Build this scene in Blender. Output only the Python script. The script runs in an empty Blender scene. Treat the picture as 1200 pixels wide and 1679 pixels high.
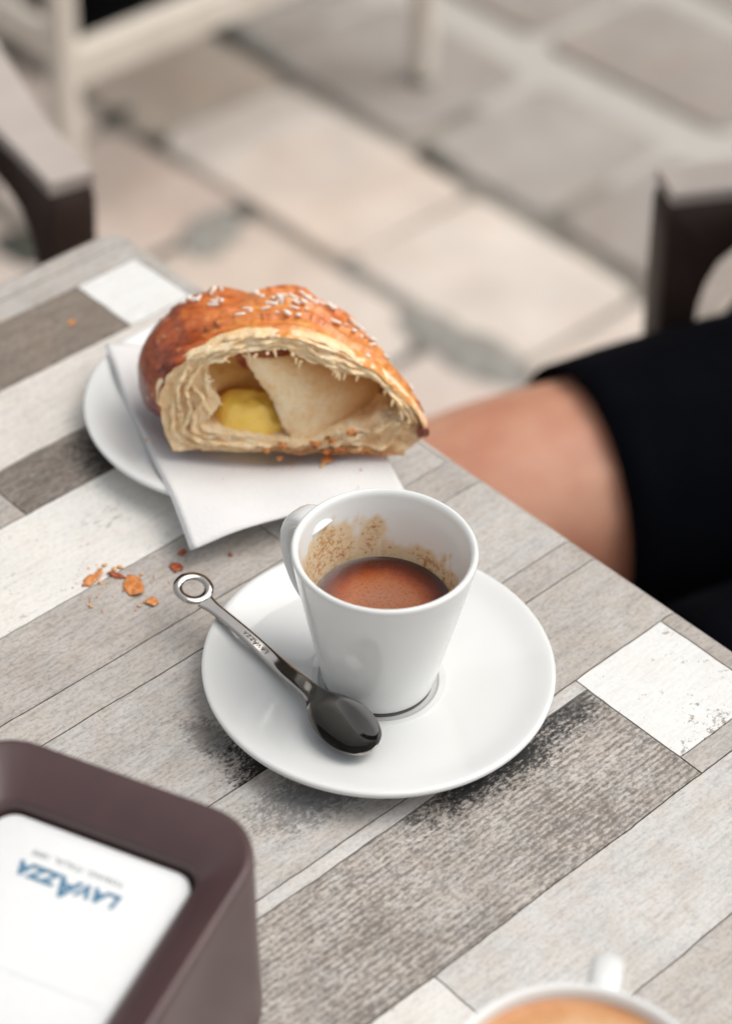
import bpy, bmesh, math, random
from math import sin, cos, pi, radians, sqrt, atan2
from mathutils import Vector, Matrix, noise
from mathutils.bvhtree import BVHTree

sc = bpy.context.scene
col = sc.collection
random.seed(7)

# ------------------------------------------------------------------ camera
CAM = Vector((-0.39949, -0.39064, 0.56573))
Rv = Vector((0.7269439, -0.68592455, 0.03255882))
Uv = Vector((0.43305643, 0.49471882, 0.75346892))
Fv = Vector((0.53293029, 0.53362983, -0.65667687))
cam = bpy.data.cameras.new('camera')
camo = bpy.data.objects.new('camera', cam); col.objects.link(camo)
M = Matrix((Rv, Uv, -Fv)).transposed().to_4x4(); M.translation = CAM
camo.matrix_world = M
cam.sensor_fit = 'VERTICAL'; cam.sensor_height = 24
FPX = 3796.87; CX, CY = 600.0, 839.5
cam.lens = FPX / 1679 * 24
cam.clip_start = .02; cam.clip_end = 400
cam.dof.use_dof = True
cam.dof.focus_distance = 0.770
cam.dof.aperture_fstop = 4.15
cam.dof.aperture_blades = 0
sc.camera = camo

# ------------------------------------------------------------------ light
SUN_EL, SUN_AZ = 58, -26          # azimuth of the sun direction in the xy plane, from +X towards +Y
w = bpy.data.worlds.new('World'); sc.world = w; w.use_nodes = True
nt = w.node_tree; nt.nodes.clear()
out = nt.nodes.new('ShaderNodeOutputWorld'); bg = nt.nodes.new('ShaderNodeBackground')
sky = nt.nodes.new('ShaderNodeTexSky'); sky.sky_type = 'NISHITA'; sky.sun_disc = False
sky.sun_elevation = radians(SUN_EL); sky.sun_rotation = radians(90 - SUN_AZ)
sky.air_density = 1.0; sky.dust_density = 3.0; sky.ozone_density = 1.0
hs = nt.nodes.new('ShaderNodeHueSaturation'); hs.inputs['Saturation'].default_value = .13
nt.links.new(sky.outputs[0], hs.inputs['Color']); nt.links.new(hs.outputs[0], bg.inputs[0])
bg.inputs[1].default_value = 0.15
nt.links.new(bg.outputs[0], out.inputs[0])
sd = bpy.data.lights.new('sun', 'SUN'); sd.energy = 1.5; sd.angle = radians(58); sd.color = (1, .925, .845)
so = bpy.data.objects.new('sun', sd); col.objects.link(so)
sdir = Vector((cos(radians(SUN_EL)) * cos(radians(SUN_AZ)), cos(radians(SUN_EL)) * sin(radians(SUN_AZ)), sin(radians(SUN_EL))))
so.rotation_euler = (-sdir).to_track_quat('-Z', 'Y').to_euler(); so.location = (1, 1, 3)
vs = sc.view_settings
vs.view_transform = 'Standard'; vs.look = 'None'; vs.gamma = 1; vs.exposure = 0.36
try: vs.use_curve_mapping = False
except Exception: pass
sc.cycles.use_denoising = True
sc.cycles.max_bounces = 8
sc.cycles.caustics_reflective = False; sc.cycles.caustics_refractive = False

# ------------------------------------------------------------------ materials
def sm(a, b, x):
    x = max(0, min(1, (x - a) / (b - a))); return x * x * (3 - 2 * x)
def new_mat(name):
    m = bpy.data.materials.new(name); m.use_nodes = True
    t = m.node_tree; b = t.nodes['Principled BSDF']
    return m, t, b
def N(t, typ, **kw):
    n = t.nodes.new(typ)
    for k, v in kw.items():
        if k in n.inputs: n.inputs[k].default_value = v
        else: setattr(n, k, v)
    return n
def coords(t, scale=(1, 1, 1), rot=(0, 0, 0), kind='Object', off=(0, 0, 0)):
    tc = N(t, 'ShaderNodeTexCoord'); mp = N(t, 'ShaderNodeMapping')
    mp.inputs['Scale'].default_value = scale; mp.inputs['Rotation'].default_value = rot; mp.inputs['Location'].default_value = off
    t.links.new(tc.outputs[kind], mp.inputs[0]); return mp.outputs[0]
def noise_tex(t, vec, scale, detail=4, rough=.6):
    n = N(t, 'ShaderNodeTexNoise'); n.inputs['Scale'].default_value = scale
    n.inputs['Detail'].default_value = detail; n.inputs['Roughness'].default_value = rough
    t.links.new(vec, n.inputs['Vector']); return n.outputs['Fac']
def ramp(t, fac, stops):
    r = N(t, 'ShaderNodeValToRGB'); e = r.color_ramp.elements
    while len(e) < len(stops): e.new(.5)
    for i, (p, c) in enumerate(stops):
        e[i].position = p; e[i].color = (c, c, c, 1) if isinstance(c, (int, float)) else (*c, 1)
    t.links.new(fac, r.inputs[0]); return r.outputs[0]
def mix(t, a, b, fac, mode='MIX'):
    n = N(t, 'ShaderNodeMix'); n.data_type = 'RGBA'; n.blend_type = mode
    for s, v in (('A', a), ('B', b)):
        i = [x for x in n.inputs if x.name == s and x.type == 'RGBA'][0]
        if isinstance(v, (tuple, list)): i.default_value = (*v, 1)
        else: t.links.new(v, i)
    if isinstance(fac, (int, float)): n.inputs[0].default_value = fac
    else: t.links.new(fac, n.inputs[0])
    return [x for x in n.outputs if x.type == 'RGBA'][0]
def math_n(t, op, a, b=None, clamp=False):
    n = N(t, 'ShaderNodeMath'); n.operation = op; n.use_clamp = clamp
    for i, v in enumerate((a, b)):
        if v is None: continue
        if isinstance(v, (int, float)): n.inputs[i].default_value = v
        else: t.links.new(v, n.inputs[i])
    return n.outputs[0]
def bump(t, b, h, strength, dist=.001):
    n = N(t, 'ShaderNodeBump'); n.inputs['Strength'].default_value = strength; n.inputs['Distance'].default_value = dist
    t.links.new(h, n.inputs['Height']); t.links.new(n.outputs[0], b.inputs['Normal'])
def simple(name, c, rough=.5, metal=0, var=.06, scale=60, bmp=.15, dist=.0005, coat=0, sss=0, sssr=(.003, .002, .001), spec=.5):
    m, t, b = new_mat(name); b.inputs['Specular IOR Level'].default_value = spec
    v = coords(t); n = noise_tex(t, v, scale, 5)
    lo = tuple(x * (1 - var) for x in c); hi = tuple(min(1, x * (1 + var)) for x in c)
    t.links.new(ramp(t, n, [(.3, lo), (.7, hi)]), b.inputs['Base Color'])
    b.inputs['Roughness'].default_value = rough; b.inputs['Metallic'].default_value = metal
    b.inputs['Coat Weight'].default_value = coat
    if sss:
        b.inputs['Subsurface Weight'].default_value = sss; b.inputs['Subsurface Radius'].default_value = sssr
        b.inputs['Subsurface Scale'].default_value = 1
    if bmp: bump(t, b, n, bmp, dist)
    return m

def plank_mat(name, base, grain=.25, stain=0, stain_c=(.03, .025, .02), weave=0, white=False, chips=0, seed=0, patches=()):
    """printed wood decor: fibre noise along X, optional weave of dark specks, burnt patches"""
    m, t, b = new_mat(name)
    v1 = coords(t, (55, 620, 1), off=(seed, seed * .7, 0))
    v2 = coords(t, (330, 900, 1), off=(seed * 1.3, seed, 0))
    v3 = coords(t, (1, 1, 1), off=(seed, 0, 0))
    g1 = noise_tex(t, v1, 1, 5, .65); g2 = noise_tex(t, v2, 1, 3, .7); bl = noise_tex(t, v3, 45, 4, .6); bl2 = noise_tex(t, v3, 700, 3, .7)
    c = ramp(t, bl, [(.3, tuple(x * (1 - grain * .45) for x in base)), (.7, tuple(min(.9, x * (1 + grain * .25)) for x in base))])
    s1 = ramp(t, g1, [(.3, 1 - grain), (.55, 1.0)]); c = mix(t, c, s1, 1, 'MULTIPLY')
    s2 = ramp(t, g2, [(.3, 1 - grain * 1.2), (.52, 1.0)]); c = mix(t, c, s2, 1, 'MULTIPLY')
    s3 = ramp(t, bl2, [(.33, 1 - grain * 1.1), (.5, 1.0)]); c = mix(t, c, s3, 1, 'MULTIPLY')
    warm = noise_tex(t, v3, 110, 2); c = mix(t, c, mix(t, c, (.97, .92, .87), 1, 'MULTIPLY'), ramp(t, warm, [(.4, 0.), (.65, .8 if grain > .15 else .25)]))
    if weave:
        # rows of dark dots that run along X
        wv = N(t, 'ShaderNodeTexWave'); wv.wave_type = 'BANDS'; wv.bands_direction = 'Y'
        wv.inputs['Scale'].default_value = 150; wv.inputs['Distortion'].default_value = 2.2; wv.inputs['Detail'].default_value = 2; wv.inputs['Detail Scale'].default_value = 2.2
        t.links.new(coords(t), wv.inputs[0])
        sp = noise_tex(t, coords(t, (360, 620, 1), off=(seed, 0, 0)), 1, 5, .8)
        dens = noise_tex(t, v3, 24, 3, .6)
        f = math_n(t, 'ADD', math_n(t, 'MULTIPLY', wv.outputs['Fac'], .13), sp)
        f = math_n(t, 'ADD', f, math_n(t, 'MULTIPLY', dens, .32))
        f = ramp(t, f, [(.68, 0.), (.84, 1.)])
        c = mix(t, c, (.10, .08, .065), math_n(t, 'MULTIPLY', f, weave))
    for (px, py, rx, ry, amt) in patches:      # burnt
        px += .20575; py += .07075   # table base offset
        # print patches that belong to the board
        mp = coords(t, (1 / rx, 1 / ry, .001), off=(-px / rx, -py / ry, 0))
        L = N(t, 'ShaderNodeVectorMath'); L.operation = 'LENGTH'; t.links.new(mp, L.inputs[0])
        pn = noise_tex(t, coords(t, (500, 850, 1), off=(seed + 3, 0, 0)), 1, 5, .8)
        pb = noise_tex(t, v3, 60, 3, .6)
        f = math_n(t, 'SUBTRACT', 1.0, L.outputs['Value'])
        f = math_n(t, 'ADD', math_n(t, 'MULTIPLY', f, 1.1), math_n(t, 'MULTIPLY', math_n(t, 'SUBTRACT', pn, .5), 3.4))
        f = math_n(t, 'ADD', f, math_n(t, 'SUBTRACT', pb, .5))
        f = ramp(t, f, [(.15, 0.), (.60, 1.)])
        c = mix(t, c, stain_c, math_n(t, 'MULTIPLY', f, amt))
    if chips:
        cn = noise_tex(t, coords(t, (260, 330, 1), off=(seed, 3, 0)), 1, 4, .8)
        ed = noise_tex(t, v3, 26, 2)
        f = ramp(t, math_n(t, 'ADD', math_n(t, 'MULTIPLY', cn, .8), math_n(t, 'MULTIPLY', ed, .4)), [(.70, 0.), (.73, 1.)])
        c = mix(t, c, (.30, .28, .25), math_n(t, 'MULTIPLY', f, chips))
    t.links.new(c, b.inputs['Base Color'])
    b.inputs['Roughness'].default_value = .52
    b.inputs['Specular IOR Level'].default_value = .35
    h = math_n(t, 'ADD', g1, math_n(t, 'MULTIPLY', g2, .6)); bump(t, b, h, .35, .0003)
    return m

GREY = (.50, .47, .44)
M = {}
M['grey_a'] = plank_mat('plank_grey_a', (.47, .44, .41), .24, seed=1)
M['grey_b'] = plank_mat('plank_grey_b', (.50, .475, .445), .22, seed=4)
M['grey_c'] = plank_mat('plank_grey_c', (.54, .525, .50), .20, seed=9)
M['grey_light'] = plank_mat('plank_grey_light', (.58, .57, .55), .17, seed=13)
M['stained'] = plank_mat('plank_stained', (.52, .50, .475), .24, seed=21,
                         patches=((-.050, -.003, .019, .021, 1.0), (-.058, .020, .008, .018, .5)))
M['stained_low'] = plank_mat('plank_stained_low', (.53, .515, .49), .22, seed=27, stain_c=(.045, .05, .06),
                             patches=((-.044, -.020, .036, .016, .6), (-.01, -.035, .03, .01, .5)))
M['dark_weave'] = plank_mat('plank_dark_weave', (.52, .49, .455), .36, seed=33, weave=.72, stain_c=(.016, .018, .02),
                            patches=((.004, -.051, .048, .015, .95), (.040, -.049, .020, .011, .6)))
M['dark_weave_left'] = plank_mat('plank_dark_weave_left', (.50, .47, .44), .36, seed=39, weave=.50)
M['brown'] = plank_mat('plank_brown', (.29, .245, .205), .30, seed=41, weave=.45)
M['brown_b'] = plank_mat('plank_brown_b', (.30, .265, .235), .40, seed=47, weave=.72, stain_c=(.02, .015, .012),
                         patches=((.012, .158, .022, .020, .95),))
M['white_a'] = plank_mat('plank_white_a', (.72, .705, .67), .11, seed=51, chips=.7)
M['white_b'] = plank_mat('plank_white_b', (.67, .635, .59), .14, seed=57, chips=.25)
M['white_tile'] = plank_mat('plank_white_tile', (.75, .755, .74), .07, seed=63, chips=.95)
M['groove'] = simple('groove_dark', (.022, .02, .018), .9, bmp=0)
M['laminate_edge'] = simple('laminate_edge', (.42, .40, .375), .55, var=.18, scale=300, bmp=.1)

def porcelain():
    m, t, b = new_mat('white_porcelain')
    n = noise_tex(t, coords(t), 35, 3)
    t.links.new(ramp(t, n, [(.3, (.70, .715, .705)), (.7, (.72, .73, .72))]), b.inputs['Base Color'])
    b.inputs['Roughness'].default_value = .07; b.inputs['IOR'].default_value = 1.5
    b.inputs['Coat Weight'].default_value = .3; b.inputs['Coat Roughness'].default_value = .03
    r = noise_tex(t, coords(t), 12, 3); bump(t, b, r, .05, .0008)
    return m
M['porcelain'] = porcelain()
M['foot'] = simple('unglazed_foot', (.10, .09, .085), .8, bmp=0)

# ------------------------------------------------------------------ object helpers
def tag(o, label=None, cat=None, group=None, kind=None):
    for k, v in (('label', label), ('category', cat), ('group', group), ('kind', kind)):
        if v: o[k] = v
    return o
def empty(name, loc, label, cat, group=None, rz=0):
    o = bpy.data.objects.new(name, None); col.objects.link(o); o.empty_display_size = .02
    o.location = loc; o.rotation_euler = (0, 0, rz); o.matrix_basis = Matrix.Translation(loc) @ Matrix.Rotation(rz, 4, 'Z')
    return tag(o, label, cat, group)
def obj(name, vs_, fs, mat, parent=None, world=True, smooth=True, sub=0):
    """world=True: vertices are given in world space and moved into the frame of the thing"""
    me = bpy.data.meshes.new(name)
    if parent is not None and world:
        root = parent if parent.parent is None else parent.parent
        inv = root.matrix_basis.inverted(); vs_ = [inv @ Vector(v) for v in vs_]
    me.from_pydata([tuple(v) for v in vs_], [], fs)
    me.validate(); me.update()
    if mat: me.materials.append(mat)
    o = bpy.data.objects.new(name, me); col.objects.link(o)
    if parent is not None: o.parent = parent
    if smooth:
        me.polygons.foreach_set('use_smooth', [True] * len(me.polygons))
    if sub:
        s = o.modifiers.new('sub', 'SUBSURF'); s.levels = sub; s.render_levels = sub
    return o
def sharp(o, ang=35):
    me = o.data
    bm = bmesh.new(); bm.from_mesh(me)
    for e in bm.edges:
        if len(e.link_faces) == 2 and e.calc_face_angle() > radians(ang): e.smooth = False
    bm.to_mesh(me); bm.free()
def recalc(o):
    bm = bmesh.new(); bm.from_mesh(o.data); bmesh.ops.remove_doubles(bm, verts=bm.verts, dist=1e-7); bmesh.ops.recalc_face_normals(bm, faces=bm.faces); bm.to_mesh(o.data); bm.free(); return o
def loft(rings, cap0=True, cap1=True, closed=True):
    vs_, fs = [], []
    n = len(rings[0])
    for r in rings: vs_ += [tuple(p) for p in r]
    m = n if closed else n - 1
    for i in range(len(rings) - 1):
        for j in range(m):
            a = i * n + j; b = i * n + (j + 1) % n
            fs.append((a, b, b + n, a + n))
    if cap0: fs.append(tuple(range(n - 1, -1, -1)))
    if cap1: fs.append(tuple(range((len(rings) - 1) * n, len(rings) * n)))
    return vs_, fs
def lathe(profile, c, n=96):
    rings = []
    for r, z in profile:
        rings.append([(c[0] + r * cos(2 * pi * k / n), c[1] + r * sin(2 * pi * k / n), c[2] + z) for k in range(n)])
    return loft(rings, profile[0][0] > 1e-6, profile[-1][0] > 1e-6)
def catmull(pts, per=8, closed=False):
    P = [Vector(p) for p in pts]; n = len(P); res = []
    rng = range(n) if closed else range(n - 1)
    for i in rng:
        if closed: a, b, c_, d = P[i - 1], P[i], P[(i + 1) % n], P[(i + 2) % n]
        else: a, b, c_, d = P[max(i - 1, 0)], P[i], P[i + 1], P[min(i + 2, n - 1)]
        for k in range(per):
            t = k / per
            res.append(.5 * ((2 * b) + (c_ - a) * t + (2 * a - 5 * b + 4 * c_ - d) * t * t + (3 * b - a - 3 * c_ + d) * t ** 3))
    if not closed: res.append(P[-1])
    return res
def tube(path, rad, n=16, flat=1.0, up=Vector((0, 0, 1)), closed=False):
    P = [Vector(p) for p in path]; rings = []
    for i, p in enumerate(P):
        if closed: t = (P[(i + 1) % len(P)] - P[i - 1]).normalized()
        else: t = (P[min(i + 1, len(P) - 1)] - P[max(i - 1, 0)]).normalized()
        s = t.cross(up)
        if s.length < 1e-3: s = t.cross(Vector((0, 1, 0)))
        s.normalize(); u = s.cross(t)
        r = rad[i] if isinstance(rad, (list, tuple)) else rad
        rings.append([p + s * (cos(2 * pi * k / n) * r) + u * (sin(2 * pi * k / n) * r * flat) for k in range(n)])
    if closed: rings.append(rings[0]); return loft(rings, False, False)
    return loft(rings)
def rrect(cx, cy, hx, hy, r, n=8, ax=Vector((1, 0, 0)), ay=Vector((0, 1, 0)), z=0):
    pts = []
    for (sx, sy, a0) in ((1, 1, 0), (-1, 1, 90), (-1, -1, 180), (1, -1, 270)):
        for k in range(n + 1):
            a = radians(a0 + 90 * k / n)
            x = sx * (hx - r) + r * cos(a); y = sy * (hy - r) + r * sin(a)
            pts.append(Vector((cx, cy, 0)) + ax * x + ay * y + Vector((0, 0, z)))
    return pts
def add(acc, vf):
    o = len(acc[0]); acc[0].extend([tuple(v) for v in vf[0]]); acc[1].extend([tuple(i + o for i in f) for f in vf[1]])
def boxvf(c, sx, sy, sz, bev=.002, ax=Vector((1, 0, 0)), ay=Vector((0, 1, 0)), az=Vector((0, 0, 1))):
    """bevelled box centred at c (half sizes)"""
    c = Vector(c); rings = []
    for (z, i) in ((-sz, bev), (-sz + bev, 0), (sz - bev, 0), (sz, bev)):
        ring = []
        for (x, y) in ((sx, sy - bev), (sx - bev, sy), (-sx + bev, sy), (-sx, sy - bev), (-sx, -sy + bev), (-sx + bev, -sy), (sx - bev, -sy), (sx, -sy + bev)):
            x = max(-sx + i, min(sx - i, x)); y = max(-sy + i, min(sy - i, y))
            ring.append(c + ax * x + ay * y + az * z)
        rings.append(ring)
    return loft(rings)
def beam(a, b, w, h, bev=.002, up=Vector((0, 0, 1))):
    a, b = Vector(a), Vector(b); az = (b - a).normalized(); ax = az.cross(up)
    if ax.length < 1e-3: ax = Vector((1, 0, 0))
    ax.normalize(); ay = az.cross(ax)
    return boxvf((a + b) / 2, w / 2, h / 2, (b - a).length / 2, bev, ax, ay, az)
def ray(px, py):
    d = Rv * ((px - CX) / FPX) - Uv * ((py - CY) / FPX) + Fv
    return d.normalized()
GZ = -.73

# ================================================================== SETTING
# ---- pavement
def stone_mat(name, c, var=.16, seed=0):
    m, t, b = new_mat(name)
    v = coords(t, off=(seed, seed * .3, 0))
    n1 = noise_tex(t, v, 14, 5, .6); n2 = noise_tex(t, v, 160, 4, .7); n3 = noise_tex(t, v, 4.5, 3)
    cc = ramp(t, n1, [(.3, tuple(x * (1 - var) for x in c)), (.7, tuple(x * (1 + var * .5) for x in c))])
    cc = mix(t, cc, ramp(t, n2, [(.3, .86), (.6, 1.)]), 1, 'MULTIPLY')
    cc = mix(t, cc, mix(t, cc, (.96, .89, .84), 1, 'MULTIPLY'), ramp(t, n3, [(.42, 0.), (.65, 1.)]))
    t.links.new(cc, b.inputs['Base Color']); b.inputs['Roughness'].default_value = .7
    bump(t, b, math_n(t, 'ADD', n2, math_n(t, 'MULTIPLY', n1, 2)), .4, .002)
    return m
SM = {'light': stone_mat('stone_light', (.62, .545, .485)), 'light2': stone_mat('stone_light_b', (.65, .585, .525), seed=3), 'pink': stone_mat('stone_pinkish', (.60, .515, .46), seed=5),
      'dark': stone_mat('stone_grey', (.34, .31, .285), seed=8), 'dark2': stone_mat('stone_grey_b', (.38, .35, .32), seed=11), 'tan': stone_mat('stone_tan', (.44, .385, .33), seed=14)}
def ground_mat():
    m, t, b = new_mat('joint_sand')
    tc = coords(t); sep = N(t, 'ShaderNodeSeparateXYZ'); t.links.new(tc, sep.inputs[0])
    n = noise_tex(t, tc, 7, 4, .6); n2 = noise_tex(t, tc, 60, 4)
    dark = ramp(t, n, [(.38, (.10, .095, .08)), (.62, (.33, .295, .255))])
    light = ramp(t, n2, [(.3, (.40, .38, .345)), (.7, (.47, .45, .41))])
    f = math_n(t, 'GREATER_THAN', sep.outputs[0], 1.20)
    t.links.new(mix(t, dark, light, f), b.inputs['Base Color']); b.inputs['Roughness'].default_value = .9
    bump(t, b, n2, .5, .003)
    return m
g = obj('ground', [(-60, -60, GZ - .006), (60, -60, GZ - .006), (60, 60, GZ - .006), (-60, 60, GZ - .006)], [(0, 1, 2, 3)], ground_mat(), smooth=False)
tag(g, kind='structure')
pave = bpy.data.objects.new('pavement', None); col.objects.link(pave); tag(pave, kind='structure')
rng = random.Random(3)
xrows = [(.28, .485), (.495, .69), (.698, .884), (.892, 1.078), (1.086, 1.296), (1.340, 1.54), (1.565, 1.78), (1.80, 2.02)]
joints = {
    2: [.30, .53, .80, 1.075, 1.29, 1.52, 1.78, 2.0],
    3: [.28, .50, .722, .950, 1.238, 1.50, 1.72, 2.0],
    4: [.40, .66, .872, 1.062, 1.30, 1.55, 1.80],
    5: [.36, .60, .85, 1.12, 1.36, 1.60, 1.85],
}
def stone(x0, x1, y0, y1, gap, mat):
    jx = [rng.uniform(-.006, .006) for _ in range(8)]
    x0 += gap; x1 -= gap; y0 += gap; y1 -= gap
    cs = [(x0 + jx[0], y0 + jx[1]), (x1 + jx[2], y0 + jx[3]), (x1 + jx[4], y1 + jx[5]), (x0 + jx[6], y1 + jx[7])]
    # rounded corner polygon
    def poly(ins, r=.02):
        pts = []
        cxm = sum(c[0] for c in cs) / 4; cym = sum(c[1] for c in cs) / 4
        for i, c_ in enumerate(cs):
            p = Vector(c_); a = Vector(cs[i - 1]); b_ = Vector(cs[(i + 1) % 4])
            for q in (p + (a - p).normalized() * r, p + ((a - p).normalized() + (b_ - p).normalized()) * r * .3, p + (b_ - p).normalized() * r):
                d = (Vector((cxm, cym)) - q).normalized(); pts.append(q + d * ins)
        return pts
    dz = rng.uniform(-.0015, .0015)
    rings = [[(p.x, p.y, GZ - .02) for p in poly(0)], [(p.x, p.y, GZ - .004 + dz) for p in poly(0)], [(p.x, p.y, GZ + dz) for p in poly(.005)]]
    v, f = loft(rings, False, True)
    obj('paving_stone', v, f, SM[mat], pave, world=False, smooth=False)
for i, (xa, xb) in enumerate(xrows):
    if i in joints: J = joints[i]
    else:
        J = [.1 + rng.uniform(0, .1)]
        while J[-1] < 2.3: J.append(J[-1] + rng.uniform(.21, .29))
    for k in range(len(J) - 1):
        if i <= 3: m_ = rng.choice(['light', 'light2', 'light', 'pink'])
        else: m_ = rng.choice(['dark', 'dark2', 'dark'])
        if i == 2 and J[k] > 1.2: m_ = 'pink'
        if i == 3 and J[k] > 1.2: m_ = 'tan'
        if i == 3 and J[k] < 1.0: m_ = 'light2'
        if i == 4 and J[k] < .5: m_ = 'light'
        gap = .004 if i <= 3 else (.007 if i == 4 else .012)
        stone(xa, xb, J[k], J[k + 1], gap, m_)
# damp moss and dirt tufts caught in the joints, dark low patches
def blotch(x, y, rx, ry, mat, rot=0):
    n = 26; ring0, ring1, ring2 = [], [], []
    for k in range(n):
        a = 2 * pi * k / n; r = 1 + .35 * noise.noise(Vector((cos(a) * 1.5 + x * 9, sin(a) * 1.5, y * 7)))
        dx, dy = rx * r * cos(a), ry * r * sin(a)
        X, Y = dx * cos(rot) - dy * sin(rot), dx * sin(rot) + dy * cos(rot)
        ring0.append((x + X, y + Y, GZ - .001)); ring1.append((x + X * .8, y + Y * .8, GZ + .004)); ring2.append((x + X * .35, y + Y * .35, GZ + .006))
    v, f = loft([ring0, ring1, ring2], False, True)
    return obj('moss_patch', v, f, mat, pave, world=False)
moss = simple('dirt_moss', (.085, .085, .07), .95, var=.4, scale=80, bmp=.5, dist=.004)
moss2 = simple('grey_dirt', (.26, .25, .225), .95, var=.3, scale=60, bmp=.5, dist=.004)
for (px, py, rx, ry, mm, rot) in ((190, 190, .022, .010, moss, 0), (262, 232, .013, .008, moss, 0), (395, 350, .020, .014, moss, 0), (335, 388, .045, .022, moss2, .9),
                                  (365, 370, .036, .020, moss2, .9), (60, 405, .03, .04, moss, .4), (735, 262, .045, .010, moss2, 1.4), (715, 262, .03, .007, moss, 1.5), (430, 72, .075, .016, moss2, 1.5), (375, 52, .03, .014, moss, 1.5), (690, 140, .012, .010, moss, 0),
                                  (700, 545, .045, .020, moss2, 1.3), (740, 565, .07, .028, moss2, 1.5), (800, 590, .05, .03, moss2, 1.5), (575, 437, .012, .012, moss2, 0)):
    d = ray(px, py); q = CAM + d * ((GZ - CAM.z) / d.z); blotch(q.x, q.y, rx, ry, mm, rot)

# ---- buildings round the little street (they give the glazes and the metal something to reflect)
BM = {'trim': simple('dark_stone_trim', (.13, .115, .10), .8, var=.1, scale=5, bmp=.2, dist=.01), 'wall': simple('plaster_ochre_grey', (.085, .072, .06), .85, var=.12, scale=2, bmp=.3, dist=.01), 'stone': simple('stone_trim', (.34, .31, .27), .8, var=.1, scale=5, bmp=.2, dist=.01),
      'shutter': simple('green_black_shutters', (.03, .035, .03), .6, bmp=0), 'roof': simple('roof_tiles', (.22, .10, .06), .8, var=.3, scale=8), 'pale': simple('plaster_pale', (.55, .50, .43), .85, var=.08, scale=2, bmp=.3, dist=.01)}
def building(cx, cy, rz, wd, dp, ht, wm, label, floors):
    e = empty('street_building', (cx, cy, GZ), label, 'building', rz=rz)
    def b(name, c, sx, sy, sz, mat, par=e): v, f = boxvf(c, sx, sy, sz, .004); return obj(name, v, f, mat, par, world=False, smooth=False)
    b('wall', (0, dp / 2, ht / 2), wd / 2, dp / 2, ht / 2, wm)
    b('cornice', (0, -.12, ht + .1), wd / 2 + .2, .32, .1, BM['stone'])
    b('roof', (0, dp / 2, ht + .45), wd / 2 + .3, dp / 2 + .1, .25, BM['roof'])
    fh = ht / floors
    for fl in range(floors):
        x = -wd / 2 + 1.1
        while x < wd / 2 - .6:
            fr = b('window_frame', (x, -.03, fl * fh + fh * .52), .52, .06, fh * .30, BM['trim'])
            b('shutter', (x, -.10, fl * fh + fh * .52), .44, .025, fh * .27, BM['shutter'], fr)
            x += 1.9
    return e
building(7.1, 7.1, radians(-45), 22, 6, 10.7, BM['wall'], 'shaded brown plaster building across the street beyond the terrace', 4)

# ================================================================== TABLE
X1, Y1 = .1085, .2785; X0, Y0 = -.52, -.42; CR = .012; ER = .0065
def sdf(x, y):
    cx, cy = (X0 + X1) / 2, (Y0 + Y1) / 2
    qx = abs(x - cx) - (X1 - X0) / 2 + CR; qy = abs(y - cy) - (Y1 - Y0) / 2 + CR
    return sqrt(max(qx, 0) ** 2 + max(qy, 0) ** 2) + min(max(qx, qy), 0) - CR
def clampin(x, y):
    d = sdf(x, y)
    if d > 0:
        e = 1e-4
        gx = (sdf(x + e, y) - sdf(x - e, y)) / (2 * e); gy = (sdf(x, y + e) - sdf(x, y - e)) / (2 * e)
        x -= gx * d; y -= gy * d
    return x, y
def drop(x, y, r=ER):
    s = max(0, min(1, (sdf(x, y) + r) / r))
    return -(1 - sqrt(max(0, 1 - s * s))) * r
table = empty('cafe_table', ((X0 + X1) / 2, (Y0 + Y1) / 2, GZ), 'square cafe table whose top shows patched grey, brown and white boards', 'table')
cxT, cyT, hxT, hyT = (X0 + X1) / 2, (Y0 + Y1) / 2, (X1 - X0) / 2, (Y1 - Y0) / 2
rings = []
for (ins, z) in ((.008, -.026), (.0018, -.0245), (.0006, -.018), (.0006, -.0085), (.0016, -.0055), (.0042, -.0028), (.0080, -.0016)):
    rings.append(rrect(cxT, cyT, hxT - ins, hyT - ins, CR, 6, z=z))
v, f = loft(rings); tb = obj('tabletop', v, f, M['groove'], table)
tb.data.materials.append(M['laminate_edge'])
for p in tb.data.polygons:
    if p.center.z + GZ < -.004 or abs(p.normal.z) < .5: p.material_index = 1
PT = .0014
def jit(x, y, s): return noise.noise(Vector((x * 160, y * 160, s))) * .00035 + noise.noise(Vector((x * 35, y * 35, s + 7))) * .00045
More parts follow.
